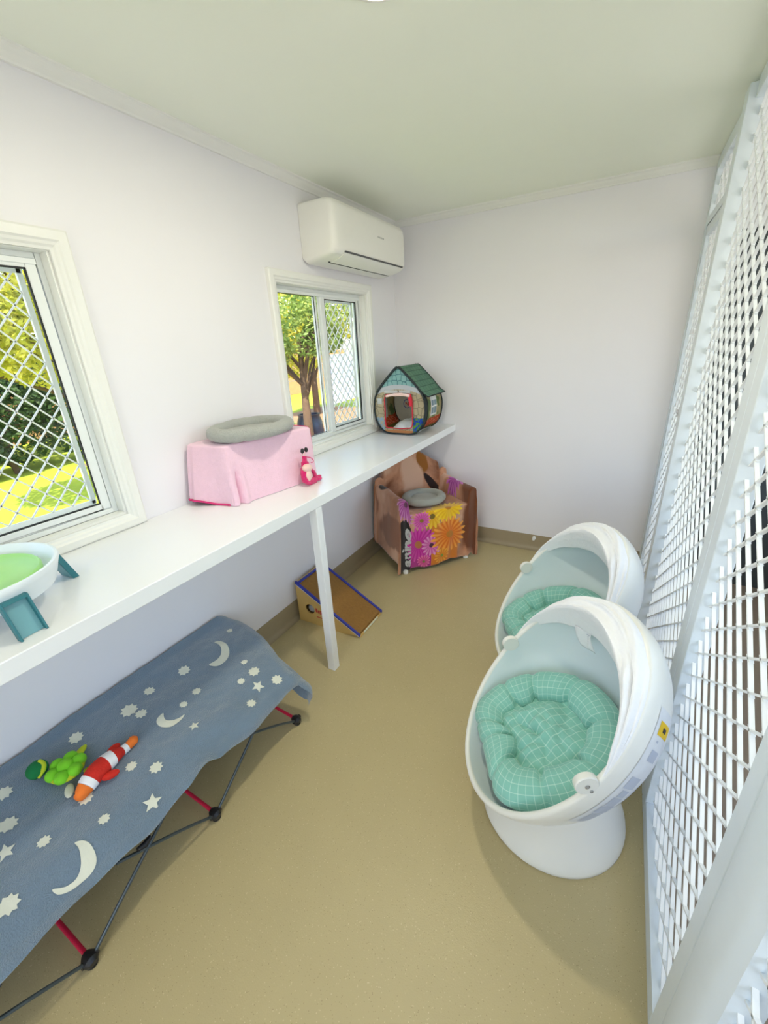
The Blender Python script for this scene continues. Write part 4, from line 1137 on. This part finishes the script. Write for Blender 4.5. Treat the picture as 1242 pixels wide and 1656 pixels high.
# inner mesh window on the left and rolled door flap
b = MB(); b.box((tx - .180, ty0 + .05, BH + .09), (tx - .176, ty0 + .15, BH + .24)); b.build('side_mesh', M['acgrey'], tent, smooth=0)
b = MB(); b.tube(catmull([tp(-.095, .272, ty0 - .012), tp(-.04, .282, ty0 - .016), (tp(.03, .285, ty0 - .016)), tp(.09, .276, ty0 - .012)], 6), [.008]*7 + [.012]*6 + [.010]*5 + [.008], 12); b.build('rolled_flap', M['palepink'], tent)
b = MB(); b.prism([Vector((0, 0, 0)), Vector((.026, 0, .006)), Vector((.034, 0, -.062)), Vector((.018, 0, -.082))], tp(.072, .282, ty0 - .012), (0, 1, 0), .007); b.build('tie', M['redbind'], tent, smooth=0, label='red tie strap')
b = MB(); b.box((tx - .112, ty0 - .0045, BH + .292), (tx - .006, ty0 - .0015, BH + .312)); b.box((tx + .004, ty0 - .0045, BH + .292), (tx + .092, ty0 - .0015, BH + .312)); b.build('fanlight_print', M['acgrey'], tent, smooth=0)
b = MB(); b.box((tx - .172, ty0 - .005, BH + .215), (tx - .135, ty0 - .0018, BH + .250)); b.box((tx - .176, ty0 - .005, BH + .250), (tx - .131, ty0 - .0018, BH + .256)); b.build('lamp_print', M['acgrey'], tent, smooth=0)
cs = MB()
cs.grid(lambda s_, t_: tp(-.115 + .235*s_ + .004*sin(t_*9), .016 + .050*(1 - abs(2*s_-1)**3.5)*(1 - abs(2*t_-1)**4)**.7*(1 + .5*nz(s_*4, t_*4, 1)) + .05*sm((t_ - .35)/.5)*(.4 + .6*sm((s_ - .3)/.4))*(1 - abs(2*t_-1)**6), ty0 + .012 + (ty1 - ty0 - .035)*t_), 28, 24)
cs.grid(lambda s_, t_: tp(-.115 + .235*s_ + .004*sin(t_*9), .0125, ty0 + .012 + (ty1 - ty0 - .035)*t_), 28, 24, flip=True)
o = cs.build('tent_cushion', M['white_fab'], None, smooth=70); tag(o, 'white cushion lying inside the pop-up cat tent', 'cushion')

# ------------------------------------------------------------------ armchair under a printed throw
er = Vector((.6211, .7837, 0)); eb = Vector((-.7837, .6211, 0)); Mo = Vector((.5445, 2.4805, 0))
def AC(u_, b_, z_): return Mo + er*u_ + eb*b_ + Vector((0, 0, z_))
arm = thing('armchair', 'small armchair with white feet under the flowered throw in the far left corner', 'armchair', tuple(AC(0, .2, 0)))
b = MB()
def blk(u0, u1, b0, b1, z0, z1):
    vs = [AC(u_, b_, z_) for z_ in (z0, z1) for (u_, b_) in ((u0, b0), (u1, b0), (u1, b1), (u0, b1))]
    b.add(vs, [(0,3,2,1),(4,5,6,7),(0,1,5,4),(1,2,6,5),(2,3,7,6),(3,0,4,7)])
blk(-.21, .21, -.01, .33, .12, .40); b.build('seat', M['canvas'], arm, bevel=.02)
b = MB(); blk(-.19, .19, .395, .43, .12, .70); b.build('backrest', M['canvas'], arm, bevel=.02)
for sg in (1, -1):
    b = MB(); blk(min(sg*.268, sg*.296), max(sg*.268, sg*.296), .03, .33, .12, .50); b.build('armrest', M['canvas'], arm, bevel=.02)
for (u_, b_) in ((-.262, -.020), (.262, -.020), (-.24, .36), (.24, .36)):
    b = MB(); b.tube([AC(u_, b_, .0005), AC(u_*.97, b_ + .012, .12)], [.019, .026], 16); b.build('leg', M['plastic'], arm, label='white foot')
# throw
def throw_mat():
    m = mat('printed_throw', rgb(170, 120, 92), .95, var=.30, scale=9, bump=.25, bscale=200, sheen=.3)
    nt, N, L, b_ = nodes(m)
    uv = N.new('ShaderNodeUVMap'); sp = N.new('ShaderNodeSeparateXYZ'); L.new(uv.outputs[0], sp.inputs[0])
    nzn = N.new('ShaderNodeTexNoise'); nzn.inputs['Scale'].default_value = 7; nzn.inputs['Detail'].default_value = 4; L.new(uv.outputs[0], nzn.inputs['Vector'])
    nz2 = N.new('ShaderNodeTexNoise'); nz2.inputs['Scale'].default_value = 3.2; L.new(uv.outputs[0], nz2.inputs['Vector'])
    u_, v_ = sp.outputs['X'], sp.outputs['Y']
    cr = N.new('ShaderNodeValToRGB'); e = cr.color_ramp.elements
    e[0].position = .32; e[0].color = rgb(118, 66, 38); e[1].position = .68; e[1].color = rgb(226, 186, 158)
    e2 = cr.color_ramp.elements.new(.50); e2.color = rgb(194, 138, 104)
    L.new(mth(nt, 'ADD', mth(nt, 'MULTIPLY', nzn.outputs['Fac'], .5), mth(nt, 'MULTIPLY', nz2.outputs['Fac'], .5)), cr.inputs[0])
    src = cr.outputs[0]
    # dark ear-shaped patches and chestnut patch on the back
    def blob(cu, cv, ru, rv, col, soft=.0, wob=.25, rot=0):
        nonlocal src
        du = mth(nt, 'SUBTRACT', u_, cu); dv = mth(nt, 'SUBTRACT', v_, cv)
        if rot:
            du2 = mth(nt, 'ADD', mth(nt, 'MULTIPLY', du, cos(rot)), mth(nt, 'MULTIPLY', dv, sin(rot)))
            dv = mth(nt, 'SUBTRACT', mth(nt, 'MULTIPLY', dv, cos(rot)), mth(nt, 'MULTIPLY', du, sin(rot))); du = du2
        a_ = mth(nt, 'DIVIDE', du, ru); c_ = mth(nt, 'DIVIDE', dv, rv)
        d2 = mth(nt, 'ADD', mth(nt, 'MULTIPLY', a_, a_), mth(nt, 'MULTIPLY', c_, c_))
        d2 = mth(nt, 'ADD', d2, mth(nt, 'MULTIPLY', mth(nt, 'SUBTRACT', nzn.outputs['Fac'], .5), wob*4))
        mr = N.new('ShaderNodeMapRange'); mr.inputs[1].default_value = 1.25; mr.inputs[2].default_value = .85
        L.new(d2, mr.inputs[0]); src = mixc(nt, mr.outputs[0], src, col)
    def flower(cu, cv, rad, pet, col, col2, ccol, ph=0.0):
        nonlocal src
        du = mth(nt, 'SUBTRACT', u_, cu); dv = mth(nt, 'SUBTRACT', v_, cv)
        r_ = mth(nt, 'SQRT', mth(nt, 'ADD', mth(nt, 'MULTIPLY', du, du), mth(nt, 'MULTIPLY', dv, dv)))
        th_ = mth(nt, 'ARCTAN2', dv, du)
        c_ = mth(nt, 'COSINE', mth(nt, 'ADD', mth(nt, 'MULTIPLY', th_, pet), ph))
        lim = mth(nt, 'ADD', rad*.88, mth(nt, 'MULTIPLY', c_, rad*.12))
        f_ = mth(nt, 'LESS_THAN', r_, lim)
        c2 = mth(nt, 'MULTIPLY_ADD', mth(nt, 'COSINE', mth(nt, 'ADD', mth(nt, 'MULTIPLY', th_, pet), ph)), .5, .5)
        pc = mixc(nt, mth(nt, 'MULTIPLY', c2, mth(nt, 'DIVIDE', r_, rad)), col, col2)
        pc = mixc(nt, mth(nt, 'LESS_THAN', r_, rad*.2), pc, ccol)
        src = mixc(nt, f_, src, pc)
    blob(.10, 1.14, .05, .09, rgb(150, 92, 26), wob=.3)
    blob(.17, .94, .035, .11, rgb(38, 20, 18), wob=.2, rot=.5)
    blob(-.31, .80, .04, .06, rgb(46, 28, 24), wob=.2)
    blob(-.50, .55, .07, .22, rgb(140, 88, 62), wob=.5); blob(-.43, .95, .06, .12, rgb(150, 96, 70), wob=.5); blob(.0, 1.0, .10, .16, rgb(214, 172, 144), wob=.5)
    blob(.34, .30, .14, .26, rgb(112, 60, 30), wob=.2)
    # black printed strip with the wording, left front
    k_ = mth(nt, 'MULTIPLY', mth(nt, 'MULTIPLY', mth(nt, 'GREATER_THAN', u_, -.42), mth(nt, 'LESS_THAN', u_, -.235)), mth(nt, 'LESS_THAN', v_, .34))
    src = mixc(nt, k_, src, rgb(26, 20, 22))
    k_ = mth(nt, 'MULTIPLY', mth(nt, 'MULTIPLY', mth(nt, 'GREATER_THAN', u_, -.236), mth(nt, 'LESS_THAN', u_, -.05)), mth(nt, 'LESS_THAN', v_, .30))
    src = mixc(nt, k_, src, rgb(172, 30, 128))
    k_ = mth(nt, 'MULTIPLY', mth(nt, 'MULTIPLY', mth(nt, 'GREATER_THAN', u_, -.06), mth(nt, 'LESS_THAN', u_, .17)), mth(nt, 'LESS_THAN', v_, .33))
    src = mixc(nt, k_, src, rgb(210, 120, 30))
    flower(-.06, .40, .10, 15, rgb(226, 168, 20), rgb(246, 208, 60), rgb(120, 100, 30))
    flower(-.145, .385, .075, 17, rgb(196, 70, 150), rgb(232, 120, 186), rgb(140, 110, 30), 1)
    flower(.075, .45, .125, 19, rgb(236, 180, 8), rgb(252, 216, 40), rgb(190, 120, 20), .5)
    flower(-.30, .42, .09, 15, rgb(150, 50, 130), rgb(214, 150, 196), rgb(90, 40, 70), 2)
    flower(-.165, .19, .15, 21, rgb(186, 20, 140), rgb(222, 80, 180), rgb(180, 110, 60), .3)
    flower(-.055, .17, .085, 15, rgb(204, 80, 160), rgb(236, 170, 210), rgb(80, 40, 60), 1.2)
    flower(.085, .22, .15, 19, rgb(216, 104, 10), rgb(250, 176, 70), rgb(190, 120, 30), .8)
    flower(.02, .06, .06, 13, rgb(214, 120, 20), rgb(244, 180, 60), rgb(120, 140, 50), .8)
    flower(-.12, .05, .055, 13, rgb(206, 60, 130), rgb(232, 130, 180), rgb(120, 120, 60), .1)
    flower(.335, .66, .11, 17, rgb(150, 40, 140), rgb(220, 120, 214), rgb(236, 200, 236), .1)
    blob(.33, .85, .09, .09, rgb(222, 176, 150), wob=.2)
    L.new(src, b_.inputs['Base Color']); return m
M['throw'] = throw_mat()
def prof_at(q, armness):
    """arc position q (metres along the cloth from the front hem) -> (back, z) for seat and for arm"""
    return None
def throw(s_, t_):
    # across: s 0..1 -> arc -.62..+.62 ; along: t -> arc 0..1.5
    w_ = -.62 + 1.24*s_
    aw = abs(w_); sg = 1 if w_ >= 0 else -1
    UA = .235; AH = .575
    # along-profile
    q = 1.52*t_
    # seat line: hem z .03 -> seat front .47, seat depth .34, back up to .80, over .07, down
    def seatp(q):
        if q < .44: return (-.065 + .035*(q/.44)*0 + .02*(1 - q/.44), .035 + q)
        q -= .44
        if q < .40: return (-.065 + q, .475 - .03*sin(PI*q/.8))
        q -= .40
        if q < .36: return (.335 + q*.16, .445 + q)
        q -= .36
        if q < .07: return (.393 + q, .805 + .012*sin(PI*q/.07))
        q -= .07
        return (.463 + .01*sin(q*4), .805 - q)
    bb, z = seatp(q)
    if bb > .335: z -= .12*max(0, min(1, aw/UA) - .25)/.75*sm((bb - .335)/.055)*(1 if q < 1.4 else 0)
    # arm line
    zarm = AH
    if aw <= UA:
        u_ = w_
        # soft rise into the arm
        f_ = sm((aw - .17)/.065)
        if z < AH and -.06 < bb: z += (AH - .06 - z)*.30*f_*sm((q - .44)/.1)
    else:
        e = aw - UA
        bz, zz = bb, z
        up = .055
        base_z = min(max(z, AH), AH + .05) if q < 1.2 else min(z, AH)
        if q < .44: base_z = z + (AH - .475)*sm((q - .20)/.24)
        if e < .05:
            u_ = UA + e*.35; z = z + (base_z - z)*sm(e/.05)
        elif e < .12:
            f_ = (e - .05)/.07; u_ = UA + .0175 + .058*f_; z = base_z + .015*sin(PI*f_)
        else:
            dn = e - .12; u_ = UA + .0755 + .022*sin(min(1, dn/.2)*PI*.5) - .005*sin(dn*14)
            z = base_z - dn*1.75
        u_ *= sg
        if bb > .36: bb = .36 + (bb - .36)*.4
    z = max(z, .028 + .012*nz(w_*6, 3, 1))
    wr_ = .006*nz(w_*9, q*7, 2) + .004*sin(w_*60 + 3*nz(w_*3, q*3))*(1 if q < .44 else .3)
    bb += wr_ if q < .44 else 0
    z += .004*nz(w_*12, q*12, 6)
    if q < .44 and aw < UA: bb -= .012*sin(w_*17 + 1)*(1 - q/.44); z += .014*(sin(w_*19)*(1 - q/.44))
    bb += .014*nz(w_*5, q*4, 8) if q >= .44 else 0
    u_ += .012*nz(w_*6, q*6, 4)
    P = AC(u_, bb, z)
    P.x = max(P.x, .012); P.y = min(P.y, D - .012)
    return P
b = MB(); b.grid(throw, 124, 150, uvf=lambda s_, t_: (-.62 + 1.24*s_, 1.52*t_))
th_o = b.build('throw', M['throw'], None, smooth=80, solid=.004)
tag(th_o, 'brown fleece throw printed with big pink, yellow and orange flowers, over the corner armchair', 'throw')
# wording printed up the left front edge
cu = bpy.data.curves.new('wording', 'FONT'); cu.body = 'anine'; cu.size = .14; cu.extrude = .0004; cu.space_character = .92; cu.offset = .0042; cu.resolution_u = 3
to = bpy.data.objects.new('wording_source', cu); COL.objects.link(to)
bpy.context.view_layer.update()
dg = bpy.context.evaluated_depsgraph_get(); me = bpy.data.meshes.new_from_object(to.evaluated_get(dg)); bpy.data.objects.remove(to)
for vtx in me.vertices:
    x, y, z = vtx.co
    # text x runs up, text y runs to the left
    s_ = ((-.236 - y*1.15) + .62)/1.24; t_ = (.030 + x)/1.52
    p0 = throw(s_, t_); nrm = -(eb*1.0)
    if abs((-.236 - y)) > .24: nrm = (-eb*.9 - er*.45)
    vtx.co = p0 + nrm*.0062
me.materials.append(M['whiteprint']); 
wo = bpy.data.objects.new('wording', me); COL.objects.link(wo); wo.parent = th_o
plush_bed(tuple(AC(-.02, .135, .484)), .165, .150, .062, M['bluebed'], 'round grey plush pet bed on the seat of the flowered corner armchair', math.atan2(er.y, er.x), 5)

# ------------------------------------------------------------------ cardboard scratcher
scr = thing('cat_scratcher', 'cardboard wedge cat scratcher with blue edges under the bench beside its leg', 'cat scratcher', (.25, 1.62, 0))
xa, xb, ya, yb, zh = .036, .478, 1.478, 1.752, .275
def wedge_z(x): return zh + (.022 - zh)*(x - xa)/(xb - xa)
b = MB(); wt = .008
for (p, q) in ((ya, ya + wt), (yb - wt, yb)):
    # side wall with the ball hole punched (front one)
    hx_, hz_, hr = .128, .105, .034
    ring = [(hx_ + hr*cos(2*PI*i/32), hz_ + hr*sin(2*PI*i/32)) for i in range(32)]
    out = []
    for i in range(32):
        a_ = 2*PI*i/32; dx, dz = cos(a_), sin(a_)
        t = 9
        if dx < -1e-6: t = min(t, (xa - hx_)/dx)
        if dx > 1e-6: t = min(t, (xb - hx_)/dx)
        if dz < -1e-6: t = min(t, (.0008 - hz_)/dz)
        # slope: z = wedge_z(x)
        sl = (.022 - zh)/(xb - xa); den = dz - sl*dx
        if den > 1e-6: t = min(t, (wedge_z(hx_) - hz_)/den)
        out.append((hx_ + dx*t, hz_ + dz*t))
    corners = [(xa, zh), (xa, .0008), (xb, .0008), (xb, .022)]
    for cnr in corners:
        k_ = min(range(32), key=lambda i: (out[i][0]-cnr[0])**2 + (out[i][1]-cnr[1])**2); out[k_] = cnr
    vs = [Vector((x, p, z)) for x, z in ring] + [Vector((x, p, z)) for x, z in out] + [Vector((x, q, z)) for x, z in ring] + [Vector((x, q, z)) for x, z in out]
    fs = []
    for i in range(32):
        j = (i+1) % 32
        fs += [(i, j, 32+j, 32+i), (64+i, 96+i, 96+j, 64+j), (i, 64+i, 64+j, j), (32+i, 32+j, 96+j, 96+i)]
    b.add(vs, fs)
b.box((xa, ya + wt, .0008), (xa + .006, yb - wt, zh - .004)); b.box((xa + .006, ya + wt, .0008), (xb, yb - wt, .006))
b.build('body', M['card'], scr, smooth=0)
b = MB(); b.prism([Vector((xa + .018, 0, wedge_z(xa + .018) - .008)), Vector((xb - .012, 0, wedge_z(xb - .012) - .007)), Vector((xb - .012, 0, .0065)), Vector((xa + .018, 0, wedge_z(xa + .018) - .03))], (0, ya + wt + .003, 0), (0, 1, 0), yb - ya - 2*wt - .006)
b.build('scratch_pad', M['ramp'], scr, smooth=0, label='brown corrugated scratching pad')
b = MB()
for (p, q) in ((ya - .0012, ya + wt + .004), (yb - wt - .004, yb + .0012)):
    b.prism([Vector((xa, 0, zh + .0015)), Vector((xb, 0, .0235)), Vector((xb, 0, .013)), Vector((xa, 0, zh - .014))], (0, p, 0), (0, 1, 0), q - p)
b.box((xa - .001, ya + wt, zh - .014), (xa + .022, yb - wt, zh - .006))
b.build('edge_trim', M['blueprint'], scr, smooth=0, label='blue printed edging')
b = MB(); b.prism([Vector((xa + .004, 0, zh - .0165)), Vector((xb, 0, .0115)), Vector((xb, 0, .0085)), Vector((xa + .004, 0, zh - .0205))], (0, ya - .0008, 0), (0, 1, 0), .002); b.build('white_line', M['whiteprint'], scr, smooth=0)
b = MB(); b.box((xb - .002, ya + .05, .006), (xb + .002, yb - .06, .016)); b.build('front_slot', M['cream'], scr, smooth=0)
b = MB()
for i in range(5): b.box((.172 + i*.016, ya - .0012, .096 - i*.0045), (.1845 + i*.016, ya, .124 - i*.0045 - (i % 2)*.006))
b.box((.176, ya - .0012, .060), (.24, ya, .0655))
b.build('red_print', M['redprint'], scr, smooth=0)
b = MB(); b.ell((.126, ya + .040, .097), (.032, .032, .032), nu=28, nv=16); b.build('ball', M['ball'], scr, label='grey ball in the hole')

# ------------------------------------------------------------------ garden outside the left windows
GZ = -.38
b = MB()
b.grid(lambda s_, t_: Vector((-.102 - 16*s_, -8 + 30*t_, GZ + .05*nz(s_*9, t_*14, 3))), 40, 60)
o = b.build('lawn', M['lawn'], None, smooth=60); struct(o, 'sunlit lawn outside the left windows', 'lawn')
b = MB(); b.grid(lambda s_, t_: Vector((-.9 - 6.6*s_, 3.9 + 8*t_ , GZ + .075 + .03*nz(s_*7, t_*7, 9))), 16, 20); o = b.build('garden_bed', M['dirt'], None, smooth=60); struct(o, 'bare brown garden bed outside the far window', 'garden bed')
b = MB(); b.box((-12, YN - 9, GZ - .25), (14, YN - .1, -.16)); b.box((3.2, YN - .1, GZ - .25), (14, 14, -.16)); struct(b.build('paving', M['concrete'], smooth=0), 'unseen concrete paving outside, added to bounce sunlight indoors', 'paving')  # pale ground out of view, placed to bounce sunlight onto the ceiling
b = MB(); b.box((-.1, YN - 1.9, 2.46), (4.3, D + .6, 2.56)); b.box((-.75, YN - 1.9, 2.46), (-.1, D + .6, 2.56)); struct(b.build('roof', M['trim'], smooth=0), 'unseen roof slab with overhangs added to block the sun', 'roof')  # out of view; overhangs stretched to keep sun patches out of the room

def leaf_cloud(rng, blobs, n, size, mi=0):
    b = MB()
    for i in range(n):
        c_, rad = blobs[rng.randrange(len(blobs))]
        while True:
            p = Vector((rng.uniform(-1, 1), rng.uniform(-1, 1), rng.uniform(-1, 1)))
            if p.length < 1: break
        p = p.normalized()*(p.length**.5)
        P = Vector(c_) + Vector((p.x*rad[0], p.y*rad[1], p.z*rad[2]))
        a = Vector((rng.uniform(-1, 1), rng.uniform(-1, 1), rng.uniform(-.6, .6))).normalized()
        q = a.cross(Vector((rng.uniform(-1, 1), rng.uniform(-1, 1), rng.uniform(-1, 1)))).normalized()
        s_ = size*rng.uniform(.6, 1.3)
        b.add([P - a*s_, P + q*s_*.42, P + a*s_, P - q*s_*.42], [(0, 1, 2, 3)])
    return b
def tree(label, x, y, h, blobs, n, size, m_, seed, lean=(0, 0), tr=.12, name='tree'):
    rng = random.Random(seed)
    t = thing(name, label, 'tree', (x, y, GZ), 'garden trees')
    b = MB()
    top = Vector((x + lean[0], y + lean[1], GZ + h))
    base = Vector((x, y, GZ))
    pth = catmull([base, base.lerp(top, .33) + Vector((.06, -.08, 0)), base.lerp(top, .66) + Vector((-.05, .06, 0)), top], 5)
    b.tube(pth, [tr*(1 - .7*i/(len(pth)-1)) for i in range(len(pth))], 10)
    for k_ in range(9):
        s0 = pth[rng.randrange(5, len(pth) - 1)]; c_, rad = blobs[rng.randrange(len(blobs))]
        e_ = Vector(c_) + Vector((rng.uniform(-.5, .5)*rad[0], rng.uniform(-.5, .5)*rad[1], rng.uniform(-.5, .3)*rad[2]))
        md = s0.lerp(e_, .5) + Vector((rng.uniform(-.15, .15), rng.uniform(-.15, .15), rng.uniform(0, .15)))
        b.tube(catmull([s0, md, e_], 5), [tr*.35*(1 - .8*i/10) for i in range(11)], 7)
    b.build('trunk', M['bark'], t, smooth=60)
    leaf_cloud(rng, blobs, n, size).build('foliage', m_, t, smooth=0, weld=False)
    return t
tree('yellow green sunlit tree filling the top of the left edge window', -5.6, 4.6, 2.7, [((-5.2, 2.3, 2.25), (.9, .9, .75)), ((-5.0, 2.9, 1.85), (.7, .8, .6)), ((-5.4, 1.7, 2.0), (.8, .7, .7)), ((-4.9, 2.4, 2.9), (.9, 1.0, .6))], 9500, .055, M['leaf_y'], 11, lean=(.2, -1.6))
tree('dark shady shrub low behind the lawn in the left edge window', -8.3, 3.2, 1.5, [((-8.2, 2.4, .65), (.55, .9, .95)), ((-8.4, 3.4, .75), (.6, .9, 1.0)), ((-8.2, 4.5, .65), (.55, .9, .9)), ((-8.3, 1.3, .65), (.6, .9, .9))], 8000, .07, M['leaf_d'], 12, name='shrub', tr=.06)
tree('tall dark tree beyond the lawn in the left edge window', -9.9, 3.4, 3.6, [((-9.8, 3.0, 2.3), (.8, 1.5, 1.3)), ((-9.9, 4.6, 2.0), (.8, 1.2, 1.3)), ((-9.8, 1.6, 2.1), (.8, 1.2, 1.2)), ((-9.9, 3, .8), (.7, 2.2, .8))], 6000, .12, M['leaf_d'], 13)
tree('leafy green tree with forked trunk in the left pane of the far window', -3.7, 6.35, 2.2, [((-3.5, 6.3, 1.95), (.7, .7, .5)), ((-3.8, 5.9, 2.4), (.8, .8, .5)), ((-3.3, 6.7, 2.3), (.6, .6, .45)), ((-3.9, 5.7, 1.6), (.45, .45, .35)), ((-3.6, 6.9, 1.75), (.4, .45, .3))], 6500, .052, M['leaf_m'], 14, tr=.11)
tree('yellow green tree farther back in the far window', -6.6, 10.4, 3.0, [((-6.6, 10.4, 2.4), (1.0, 1.2, .9)), ((-6.4, 9.2, 2.5), (.9, .9, .7)), ((-6.6, 11.4, 2.4), (.9, 1.0, .8)), ((-6.9, 9.8, 1.4), (.8, 1.0, .6))], 4200, .10, M['leaf_y'], 15)
tree('dark green low shrub at the foot of the forked tree in the far window', -3.1, 4.9, .75, [((-3.1, 4.85, .45), (.28, .28, .32)), ((-3.3, 5.1, .3), (.22, .22, .25))], 1500, .055, M['leaf_m'], 16, name='shrub', tr=.03)
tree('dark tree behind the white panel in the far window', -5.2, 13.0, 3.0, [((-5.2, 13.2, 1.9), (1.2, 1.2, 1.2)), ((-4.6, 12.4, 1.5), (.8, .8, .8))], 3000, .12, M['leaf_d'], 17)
# white panel fence, plant pot
fw = thing('fence_panel', 'plain white fence panel seen through the diamond screen of the far window', 'fence', (-3.6, 7.9, GZ))
a_ = Vector((-3.05, 6.22, 0)); c_ = Vector((-3.45, 9.4, 0)); d_ = (c_ - a_).normalized(); nn = Vector((-d_.y, d_.x, 0))
b = MB(); b.add([a_ + Vector((0, 0, z)) + nn*k_ for k_ in (0, .04) for z in (.60, 1.47)] + [c_ + Vector((0, 0, z)) + nn*k_ for k_ in (0, .04) for z in (.60, 1.47)],
      [(0, 1, 5, 4), (2, 6, 7, 3), (1, 3, 7, 5), (0, 4, 6, 2), (0, 2, 3, 1), (4, 5, 7, 6)])
b.build('panel', M['fencewhite'], fw, smooth=0)
for t in (.02, .5, .98):
    q = a_.lerp(c_, t) + nn*.06; b = MB(); b.cyl((q.x, q.y, GZ), (q.x, q.y, 1.5), .03, 12); b.build('post', M['fencewhite'], fw)
pl = thing('plant_pot', 'dark blue round pot below the forked tree in the far window', 'pot', (-3.97, 6.73, GZ + .06))
b = MB(); b.lathe([(.14, 0.02), (.23, .12), (.28, .32), (.26, .50), (.22, .62), (.235, .66), (.19, .66), (.18, .56), (.0001, .54)], (-3.97, 6.73, GZ + .06), 36); b.build('body', M['pot'], pl)
b = MB(); b.lathe([(.0001, .55), (.18, .555), (.0001, .58)], (-3.97, 6.73, GZ + .06), 24); b.build('soil', M['dirt'], pl)
# timber fence far behind
fb = thing('timber_fence', 'warm timber rail fence behind the trees in the far window', 'fence', (-11.8, 8, GZ))
for z0 in (0.0, .62, 1.24):
    b = MB(); b.box((-11.85, -4, GZ + z0 + .01), (-11.8, 20, GZ + z0 + .60)); b.build('board', mat('fence_timber', rgb(196, 150, 104), .8, var=.2, scale=6), fb, smooth=0)

# ------------------------------------------------------------------ light
w = bpy.data.worlds.new('sky'); S.world = w; w.use_nodes = True
nt = w.node_tree; N = nt.nodes; L = nt.links
sk = N.new('ShaderNodeTexSky'); sk.sky_type = 'NISHITA'; sk.sun_disc = False; sk.sun_elevation = R(52); sk.sun_rotation = R(160); sk.air_density = 1.0; sk.dust_density = 1.5
L.new(sk.outputs[0], N['Background'].inputs[0]); N['Background'].inputs[1].default_value = .55
def lamp(name, kind, loc, energy, col=(1, 1, 1), **kw):
    l = bpy.data.lights.new(name, kind); l.energy = energy; l.color = col
    for k_, v_ in kw.items(): setattr(l, k_, v_)
    o = bpy.data.objects.new(name, l); o.location = loc; COL.objects.link(o); return o
su = lamp('sun', 'SUN', (0, -5, 8), 8, (1, .94, .82), angle=R(.6))
su.rotation_euler = Vector((-.30, .62, -1.05)).to_track_quat('-Z', 'Y').to_euler()
lamp('ceiling_lamp_far', 'AREA', (.985, 1.055, 2.362), 9, (1, .93, .76), shape='DISK', size=.12)
lamp('fill_light_near', 'AREA', (.985, -.60, 2.362), 3, (1, .93, .74), shape='DISK', size=.12)  # added light behind the camera, without a fixture, to brighten the room
def portal(loc, rot, sx, sy):
    o = lamp('portal', 'AREA', loc, 1, shape='RECTANGLE', size=sx, size_y=sy); o.data.cycles.is_portal = True; o.rotation_euler = rot
portal((1.25, YN - .05, 1.03), (R(90), 0, 0), 1.0, 2.06)
portal((3.08, (YN + D)/2, 1.6), (0, R(90), 0), 1.6, D - YN)
for o_ in (W1, W2): portal((-.099, (o_[0] + o_[1])/2, (WZ0 + WZ1)/2), (0, R(-90), 0), WZ1 - WZ0, o_[1] - o_[0])

# ------------------------------------------------------------------ camera
cam = bpy.data.cameras.new('camera'); co = bpy.data.objects.new('camera', cam); COL.objects.link(co); S.camera = co
cam.sensor_fit = 'HORIZONTAL'; cam.sensor_width = 36; cam.lens = 674.0567/1242*36; cam.clip_start = .01; cam.clip_end = 200
m3 = Matrix(((.877046, -.138517, .460004), (.477925, .348783, -.806188), (-.048771, .926911, .372099)))
co.matrix_world = Matrix.Translation((1.6217, -.1613, 1.5880)) @ m3.to_4x4()

# ------------------------------------------------------------------ render look
vs_ = S.view_settings
vs_.view_transform = 'Standard'; vs_.look = 'None'; vs_.gamma = 1; vs_.use_curve_mapping = False; vs_.exposure = 0.22
S.cycles.use_denoising = True
S.cycles.max_bounces = 10; S.cycles.diffuse_bounces = 6; S.cycles.transparent_max_bounces = 16
S.cycles.sample_clamp_indirect = 6
